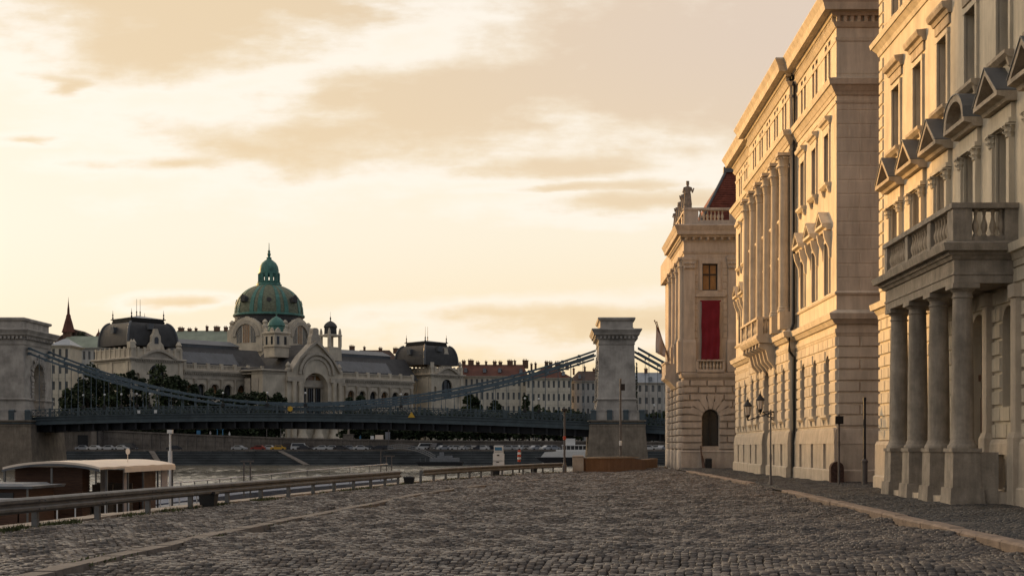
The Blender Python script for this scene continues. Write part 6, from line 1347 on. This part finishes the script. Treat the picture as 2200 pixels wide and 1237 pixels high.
# ------------------------------------------------------------------ other buildings of the far bank
def block(nm, lab, x0, x1, Y, yb, ye, yr, rows, ncol, wall, roof, dep=16, dormer=0, chim=0, zb=3.0, cat='building', hip=.4):
    f = thing(nm, lab, cat, (PX((x0+x1)/2, Y), Y, zb)); a, b_ = PX(x0, Y), PX(x1, Y); ze, zr = PZ(ye, Y), PZ(yr, Y+dep/2); T_ = wY(Y)
    pit = (b_-a)/ncol; h = (ze-zb)/rows; ops = [(a+pit*(c_+.5), min(1.5, pit*.42), zb+h*(r+.22)+.3, zb+h*(r+.22)+.3+h*.52, False) for r in range(rows) for c_ in range(ncol)]
    M = MB(T_); facade(M, a, b_, zb, ze, ops, .35); M.box(a, b_, .4, dep, zb, ze)
    for u in (a, b_): M.quad((u, 0, zb), (u, .41, zb), (u, .41, ze), (u, 0, ze))
    for r in range(1, rows): M.box(a, b_, -.12, .05, zb+h*r-.1, zb+h*r+.15)
    M.build('wall', wall, f)
    M = MB(T_); cornice(M, a, b_, 0, dep, [(ze-.7, ze-.3, .15, .35), (ze-.3, ze+.1, .6, .8)]); M.build('cornice', wall, f)
    for o in ops: window(T_, o, f, .3, frame=None, glass='glass_far')
    M = MB(T_); M.box(0, 0, 0, 0, 0, 0) if False else None
    for o in ops[:0]: pass
    M.add([(a-.5, -.5, ze+.1), (b_+.5, -.5, ze+.1), (b_+.5, dep+.5, ze+.1), (a-.5, dep+.5, ze+.1), (a+hip*dep, dep/2, zr), (b_-hip*dep, dep/2, zr)], [(0, 1, 5, 4), (1, 2, 5), (2, 3, 4, 5), (3, 0, 4)]); rf = M.build('roof', roof, f)
    rnd = random.Random(lab)
    for i in range(chim):
        u = a+(b_-a)*(i+.5+rnd.uniform(-.3, .3))/chim; w_ = rnd.choice((.8, 1.4, 2.2)); hh = rnd.uniform(.5, 1.5); M = MB(T_)
        M.box(u-w_/2, u+w_/2, dep/2-.7, dep/2+.7, zr-1.5, zr+hh); M.box(u-w_/2-.15, u+w_/2+.15, dep/2-.85, dep/2+.85, zr+hh, zr+hh+.25)
        for k in range(max(1, int(w_/.6))): M.lathe(u-w_/2+.3+k*.6, dep/2, [(.16, zr+hh+.25), (.14, zr+hh+.8)], 6)
        M.build('chimney', 'brick_chimney', rf)
    for i in range(dormer):
        u = a+(b_-a)*(i+.5+rnd.uniform(-.2, .2))/dormer; t_ = rnd.uniform(.2, .4); zc = ze+(zr-ze)*t_; d = dep/2*t_-.5; M = MB(T_); M.box(u-.6, u+.6, d-.6, d+2, zc, zc+1.2); M.prism([(u-.8, zc+1.2), (u, zc+1.7), (u+.8, zc+1.2)], d-.8, d+2.2); M.build('dormer', 'roof_zinc', rf)
    return f
block('apartment_block', 'long cream apartment block with a red tiled roof and many chimneys right of the palace', 985, 1132, 545, 945, 808, 783, 5, 13, 'block_cream', 'roof_tile_far', 16, 4, 9, hip=.1)
block('apartment_block', 'cream apartment block with a lower red brown roof behind the right bridge chain', 1130, 1228, 540, 945, 812, 786, 5, 9, 'block_cream', 'roof_tile_far', 18, 3, 6, hip=.45)
block('apartment_block', 'greyer apartment block with a brown roof just left of the right bridge tower', 1226, 1312, 560, 945, 818, 797, 5, 8, 'block_grey', 'roof_brown', 16, 2, 4, hip=.2)
block('apartment_block', 'pale grey block with a zinc roof seen between the bridge tower and the banner building', 1312, 1480, 600, 945, 822, 800, 5, 12, 'block_grey', 'roof_zinc', 16, 3, 5, hip=.2)
block('apartment_block', 'brown roofed house with tall chimneys behind the right palace wing', 735, 862, 590, 945, 786, 752, 5, 10, 'block_cream', 'roof_brown', 20, 1, 4, hip=.3)
block('apartment_block', 'long building with a pale green roof and chimneys behind the left palace wing', 366, 520, 560, 945, 736, 710, 5, 16, 'block_cream', 'roof_green_far', 18, 0, 8, hip=.02)
block('apartment_block', 'grey green roofed building beside the left bridge tower', 118, 232, 520, 945, 747, 722, 6, 10, 'block_grey', 'roof_green_far', 18, 0, 2, hip=.1)
block('apartment_block', 'pale narrow house front directly behind the left bridge tower', 108, 150, 470, 945, 742, 728, 6, 3, 'block_cream', 'roof_zinc', 12, 0, 0, hip=.2)
Y = 700; S_ = thing('church_spire', 'reddish pointed church spire left of the palace with small gablets', 'spire', (PX(147, Y), Y, 3)); xs_, q = PX(147, Y), Y/F
M = MB(); M.box(xs_-9*q, xs_+9*q, Y-9*q, Y+9*q, 3, PZ(712, Y)); M.frus(xs_-30*q, xs_+55*q, Y, Y+18, 3, PZ(728, Y), 0, 0); M.build('church_wall', 'brick_chimney', S_)
M = MB(); M.lathe(xs_, Y, [(15*q, PZ(714, Y)), (12*q, PZ(705, Y)), (8*q, PZ(690, Y)), (5.5*q, PZ(682, Y)), (5*q, PZ(678, Y)), (3*q, PZ(674, Y)), (2.4*q, PZ(663, Y)), (1.6*q, PZ(657, Y)), (.5*q, PZ(645, Y)), (.2*q, PZ(638, Y))], 8); M.build('spire', 'roof_tile_far', S_)
M = MB(); M.prism([(xs_-30*q, PZ(728, Y)), (xs_+10*q, PZ(706, Y)), (xs_+55*q, PZ(728, Y))], Y, Y+18); M.build('church_roof', 'roof_brown', S_)
x_ = PX(212, 600); q = 600/F; T2 = thing('turret', 'tiny pointed turret roof beside the left dark dome', 'turret', (x_, 600, 3)); M = MB(); M.box(x_-6*q, x_+6*q, 594, 606, 3, PZ(726, 600)); M.build('turret_wall', 'block_grey', T2)
M = MB(); M.lathe(x_, 600, [(9*q, PZ(727, 600)), (5*q, PZ(718, 600)), (1.5*q, PZ(713, 600)), (.4*q, PZ(706, 600))], 8); M.build('turret_roof', 'roof_tile_far', T2)

# ------------------------------------------------------------------ trees
def tree(x, Yt, zb, H, R_, lab, mt='leaf_dark', n=900, seed=1, leaf=.55, nm='tree', cone=0.0, mid=.62, sp=.34):
    f = thing(nm, lab, 'tree', (x, Yt, zb)); rnd = random.Random(seed); M = MB(); M.tube([(x, Yt, zb-.2), (x+.1, Yt, zb+H*.25), (x, Yt, zb+H*.55)], R_*.07+.08, 7, .06)
    for k in range(5):
        a = rnd.uniform(0, 6.28); M.tube([(x, Yt, zb+H*(.25+.06*k)), (x+R_*.3*cos(a), Yt+R_*.3*sin(a), zb+H*(.42+.07*k)), (x+R_*.62*cos(a), Yt+R_*.62*sin(a), zb+H*(.52+.08*k))], .12, 5, .03)
    M.build('trunk', 'bark', f); M = MB(); cl_ = []
    for k in range(34):
        a, e = rnd.uniform(0, 6.28), rnd.uniform(-.75, 1); rr = R_*rnd.uniform(.35, .85)*(1-cone*max(0, e)); cl_.append((x+rr*cos(a)*sqrt(1-min(1, e*e)*.8), Yt+rr*sin(a)*sqrt(1-min(1, e*e)*.8), zb+H*mid+e*H*sp, R_*rnd.uniform(.2, .42)))
    for k in range(n):
        c_ = rnd.choice(cl_); d = Vector((rnd.gauss(0, 1), rnd.gauss(0, 1), rnd.gauss(0, 1))).normalized()*c_[3]*rnd.uniform(.6, 1.1); p = Vector(c_[:3])+d
        u = Vector((rnd.gauss(0, 1), rnd.gauss(0, 1), rnd.gauss(0, .6))).normalized()*leaf*rnd.uniform(.5, 1.2); v = u.cross(Vector((rnd.gauss(0, 1), rnd.gauss(0, 1), rnd.gauss(0, 1)))).normalized()*leaf*rnd.uniform(.3, .7)
        M.add([tuple(p-u), tuple(p+v), tuple(p+u), tuple(p-v)], [(0, 1, 2, 3)])
    M.build('crown', mt, f); return f
TR = [(150, 428, 836, 0, 26), (172, 425, 822, 70, 30), (190, 420, 782, 60, 30), (215, 424, 800, 0, 30), (240, 418, 805, 30, 30), (262, 424, 800, 40, 18), (284, 420, 792, 40, 16), (305, 425, 812, 40, 20), (338, 418, 785, 40, 34), (372, 416, 806, 40, 30), (402, 420, 815, 40, 26), (428, 424, 826, 30, 24), (452, 430, 834, 30, 18),
      (478, 428, 838, 30, 22), (510, 432, 840, 30, 24), (540, 436, 842, 30, 22), (570, 430, 843, 30, 22), (598, 430, 846, 30, 20), (754, 450, 850, 30, 16), (777, 450, 848, 30, 16), (1006, 480, 846, 30, 16), (1022, 480, 852, 30, 14), (1064, 470, 858, 30, 16), (1130, 470, 848, 30, 10), (1155, 470, 866, 30, 12)]
for i, (x_, Yt, yt, _, rp) in enumerate(TR):
    zb = 3.2; H = PZ(yt, Yt)-zb; tree(PX(x_, Yt), Yt, zb, H, rp*Yt/F, (names+['twenty third', 'twenty fourth', 'twenty fifth', 'twenty sixth'])[i]+' tree from the left among those showing above the bridge deck', 'leaf_dark' if i % 4 else 'leaf_mid', 1800, i+1, .62)
UN = [(x_, 0) for x_ in list(range(228, 600, 14))+list(range(745, 1262, 14))+[1390, 1404, 1418, 1432]]
_ = [(330, 0), (360, 0), (400, 0), (440, 0), (470, 0), (500, 0), (530, 0), (560, 0), (790, 0), (815, 0), (845, 0), (890, 0), (915, 0), (940, 0), (962, 0), (985, 0), (1008, 0), (1032, 0), (1056, 0), (1080, 0), (1102, 0), (1124, 0), (1172, 0), (1195, 0), (1220, 0), (1246, 0), (1395, 0), (1420, 0)]
for i, (x_, _) in enumerate(UN):
    Yt = 414+random.uniform(-2, 5); zb = 3.0; tree(PX(x_, Yt), Yt, zb, random.uniform(8.2, 9.8), random.uniform(2.8, 3.7), 'dark leafy street tree on the far bank seen under the bridge deck', 'leaf_dark', 800, 50+i, .75, 'street_tree', 0, .5, .42)['group'] = 'street trees under the bridge'
tree(PX(178, 690), 690, 10, PZ(708, 690)-10, 16*690/F, 'rounded tree top beside the church spire', 'leaf_dark', 600, 99, .9); tree(PX(1290, 640), 640, 6, PZ(797, 640)-6, 26*640/F, 'dark tree mass on the skyline beside the right bridge tower', 'leaf_dark', 800, 98, .9); tree(PX(1415, 660), 660, 6, PZ(800, 660)-6, 24*660/F, 'dark tree on the skyline between bridge tower and banner building', 'leaf_dark', 700, 97, .9)
# ------------------------------------------------------------------ small things on the far bank
def person(x, y, z, lab, mt='cloth_dark'):
    f = thing('person', lab, 'person', (x, y, z)); M = MB()
    for s_ in (-1, 1): M.tube([(x+s_*.1, y, z), (x+s_*.09, y, z+.45), (x+s_*.08, y, z+.85)], .065, 6, .1)
    M.lathe(x, y, [(.16, z+.8), (.18, z+1.0), (.15, z+1.15), (.21, z+1.4), (.1, z+1.48), (.055, z+1.52)], 8, sq=.7); M.lathe(x, y, [(.05, z+1.5), (.09, z+1.58), (.1, z+1.66), (.07, z+1.75), (.01, z+1.78)], 8)
    for s_ in (-1, 1): M.tube([(x+s_*.2, y, z+1.38), (x+s_*.25, y-.03, z+1.1), (x+s_*.22, y-.12, z+.85)], .05, 6, .035)
    M.build('body', mt, f); return f
for x_, lab, mt in ((452, 'person standing on the far promenade near the pale sign board', 'cloth_flag'), (774, 'person in pale clothes standing beside the statue monument', 'sign_blue'), (493, 'person with a white top standing at the far wall coping', 'white_paint')):
    person(PX(x_, 410), 410, wt(x_)-.2, lab, mt)
Yq = 410; x_ = PX(749, Yq); f = thing('monument', 'small statue on a broad grey stone pedestal before the palace', 'monument', (x_, Yq, 3)); zb = wt(749)
M = MB(); M.frus(x_-1.4, x_+1.4, Yq-1, Yq+1, zb-.3, zb+1.6, .2, 0); M.frus(x_-1.4, x_+1.4, Yq-1, Yq+1, zb+1.6, zb+1.8, .15, .1); M.build('pedestal', 'bank_wall', f)
M = MB(); M.lathe(x_, Yq, [(.35, zb+1.8), (.3, zb+2.6), (.22, zb+3.2), (.3, zb+3.7), (.1, zb+3.9), (.14, zb+4.1), (.05, zb+4.4)], 8, sq=.7); M.tube([(x_+.25, Yq, zb+3.6), (x_+.35, Yq, zb+3.0)], .08, 6); M.build('figure', 'statue_stone', f)
for k, (x_, w_, h, mt, lab) in enumerate(((800, 1.0, 1.4, 'white_paint', 'small white box standing on the far promenade'), (815, 2.3, 1.7, 'awning_cream', 'wider cream box with a dark mark on the far promenade'), (833, 1.4, 2.6, 'deck_grey', 'tall grey cabinet beside the cream box on the far promenade'), (427, 1.1, 1.6, 'sign_blue', 'tilted pale blue board on the far promenade'), (473, 2.2, .7, 'sign_blue', 'long blue lit sign under the dark bridge deck'))):
    xx = PX(x_, 410); zb = wt(x_)+(2.0 if k == 4 else 0); M = MB(); M.box(xx-w_/2, xx+w_/2, 409.6, 410.2, zb+.15, zb+h); M.box(xx-w_/2+.1, xx+w_/2-.1, 409.5, 409.6, zb+.3, zb+h-.15); M.box(xx-w_*.4, xx-w_*.3, 409.7, 410.1, zb-2.2 if k == 4 else zb-.2, zb+.15); M.box(xx+w_*.3, xx+w_*.4, 409.7, 410.1, zb-2.2 if k == 4 else zb-.2, zb+.15)
    tag(M.build('promenade_box' if k < 3 else 'sign_board', mt, None, (xx, 410, zb)), lab, 'box' if k < 3 else 'sign')
for k, (x_, yt) in enumerate(((573, 905), (603, 903), (835, 912), (925, 955), (983, 960))):
    Yq = 396 if x_ > 800 else 409; xx = PX(x_, Yq); zb = .7 if x_ > 800 else wt(x_); M = MB(); M.lathe(xx, Yq, [(.16, zb), (.12, zb+1), (.09, PZ(yt, Yq))], 8); M.box(xx-.1, xx+.7, Yq-.1, Yq+.1, PZ(yt, Yq), PZ(yt, Yq)+.18)
    tag(M.build('lamp_post', 'pole_grey', None, (xx, Yq, zb)), names[k]+' tall lamp post from the left on the far bank', 'lamp post')
# moored barge with gangway, white ship, buoys
Yq = 376; f = thing('barge', 'dark flat barge with small grey deck gear moored at the far bank', 'boat', (PX(945, Yq), Yq, -3.2)); a, b_ = PX(896, Yq), PX(996, Yq)
M = MB(); M.prism([(a, -2.2), (a+.8, -3.6), (b_-.8, -3.6), (b_, -2.2)], Yq-2.5, Yq+2.5); M.build('hull', 'hull_dark', f)
M = MB(); M.box(a+3.5, b_-1.2, Yq-2, Yq+2, -2.2, -1.2); M.box(a+5.5, b_-3, Yq-1.5, Yq+1.5, -1.2, -.6); M.box(a+6, a+7, Yq-1, Yq+1, -.6, .3)
for k in range(8): M.box(a+1+k*1.4, a+1.06+k*1.4, Yq-2.4, Yq-2.34, -2.2, -1.1)
M.build('deck_gear', 'deck_grey', f)
g_ = thing('gangway', 'long grey ramp bridge sloping down from the far road to the dark barge', 'gangway', (PX(880, 384), 384, -1)); pa, pb = Vector((PX(834, 393), 393, 1.0)), Vector((PX(935, 378), 378, -1.6)); M = MB()
for o0, o1 in ((-.1, .1), (1.0, 1.1), (.45, .55)):
    for dy_ in (-.9, .9):
        if o0 > 0 or dy_ < 0: M.add([(p.x, p.y+dy_+e, p.z+z+1.3*4*t_*(1-t_)) for i in range(9) for t_ in (i/8,) for p in (pa.lerp(pb, t_),) for e in (-.08, .08) for z in (o0, o1)], [tuple(i*4+k for k in q) for i in range(8) for q in ((0, 1, 5, 4), (2, 3, 7, 6), (1, 3, 7, 5), (0, 2, 6, 4))])
for i in range(25): t_ = i/24; p = pa.lerp(pb, t_); z = p.z+1.3*4*t_*(1-t_); M.box(p.x-.05, p.x+.05, p.y-.95, p.y-.85, z, z+1.05)
M.build('truss', 'deck_grey', g_); M = MB(); M.add([(p.x, p.y+dy_, p.z+1.3*4*t_*(1-t_)+.02) for i in range(9) for t_ in (i/8,) for p in (pa.lerp(pb, t_),) for dy_ in (-.8, .8)], [(i*2, i*2+1, i*2+3, i*2+2) for i in range(8)]); M.build('walkway', 'white_paint', g_)
Yq = 372; f = thing('passenger_ship', 'white passenger ship with stepped decks moored behind the right bridge tower', 'ship', (PX(1215, Yq), Yq, -3.2)); a, b_ = PX(1170, Yq), PX(1268, Yq)
M = MB(); M.prism([(a-2.5, -1.0), (a+1.5, -3.6), (b_, -3.6), (b_, -1.0)], Yq-2.5, Yq+2.5); M.build('hull', 'hull_dark', f)
M = MB(); M.prism([(a-1, -.95), (a, .3), (a+4, .6), (b_, .6), (b_, -.95)], Yq-2.3, Yq+2.3); M.box(a+3, b_, Yq-2.0, Yq+2.0, .6, 1.0); M.box(a+4.5, b_, Yq-2.1, Yq+2.1, 2.0, 2.25); M.box(a+5.5, a+8, Yq-1.4, Yq+1.4, 2.25, 3.9)
for k in range(8): M.box(a+4.6+k*1.05, a+4.75+k*1.05, Yq-2.05, Yq-1.9, 1.0, 2.0)
M.build('superstructure', 'white_paint', f); M = MB(); M.box(a+4.5, b_-.2, Yq-1.8, Yq+1.8, 1.0, 2.0); M.build('deck_windows', 'glass_window', f)
f = thing('motor_boat', 'small white motor boat lying close to the far bank', 'boat', (PX(1175, 378), 378, -3.2)); a = PX(1165, 378); M = MB(); M.prism([(a, -2.5), (a+.5, -3.4), (a+3.5, -3.4), (a+4.4, -2.3)], 377, 379); M.build('hull', 'white_paint', f); M = MB(); M.prism([(a+.8, -2.5), (a+1.2, -1.7), (a+2.2, -1.7), (a+2.8, -2.4)], 377.3, 378.7); M.build('cabin', 'white_paint', f)

# ------------------------------------------------------------------ unseen ridges added left of the view to hold the low sun off the quay and the lower floors
def hill(nm, cl_t, p0, p1, H, foot, edge0, edge1):
    """added ridge blocking the sunlight at distance cl_t, between the cross positions p0..p1"""
    sa, ca = sin(SUN_AZ), cos(SUN_AZ); M = MB(); n = 60; m_ = 12; rnd = random.Random(5); vs = []
    for i in range(n+1):
        p = p0-edge0+(p1+edge1-p0+edge0)*i/n
        f = min(1, max(0, (p-p0+edge0)/max(.1, edge0)))*min(1, max(0, (p1+edge1-p)/max(.1, edge1))); f = f*f*(3-2*f)
        for j in range(m_+1):
            t_ = j/m_*2-1; g_ = (1-abs(t_))**.8; L = cl_t+t_*foot
            z = -4+(H+4)*f*g_+(3*sin(i*.9)*sin(j*1.7+i*.3)*f*g_ if j != m_//2 else .6*sin(i*1.3)+.5*sin(i*2.9))
            vs.append((p*ca-L*sa, p*sa+L*ca, z))
    M.add(vs, [(i*(m_+1)+j, i*(m_+1)+j+1, (i+1)*(m_+1)+j+1, (i+1)*(m_+1)+j) for i in range(n) for j in range(m_)]); return tag(M.build(nm, 'blocker_green', smooth=True), kind='structure')
tE = tan(SUN_EL)
# sun coordinates of a point: cross p = x cos(az) + y sin(az); along l = -x sin(az) + y cos(az)
pD = 12.4*cos(SUN_AZ)+46.6*sin(SUN_AZ); lD = -12.4*sin(SUN_AZ)+60*cos(SUN_AZ)
hill('far_sun_blocker', lD+800, -400, 346, 3.6+800*tE, 150, 200, 12)
hill('hill', lD+230, -160, pD-2.6, 24+230*tE, 45, 60, 5)  # added near ridge, its steep edge set to shade the porch building
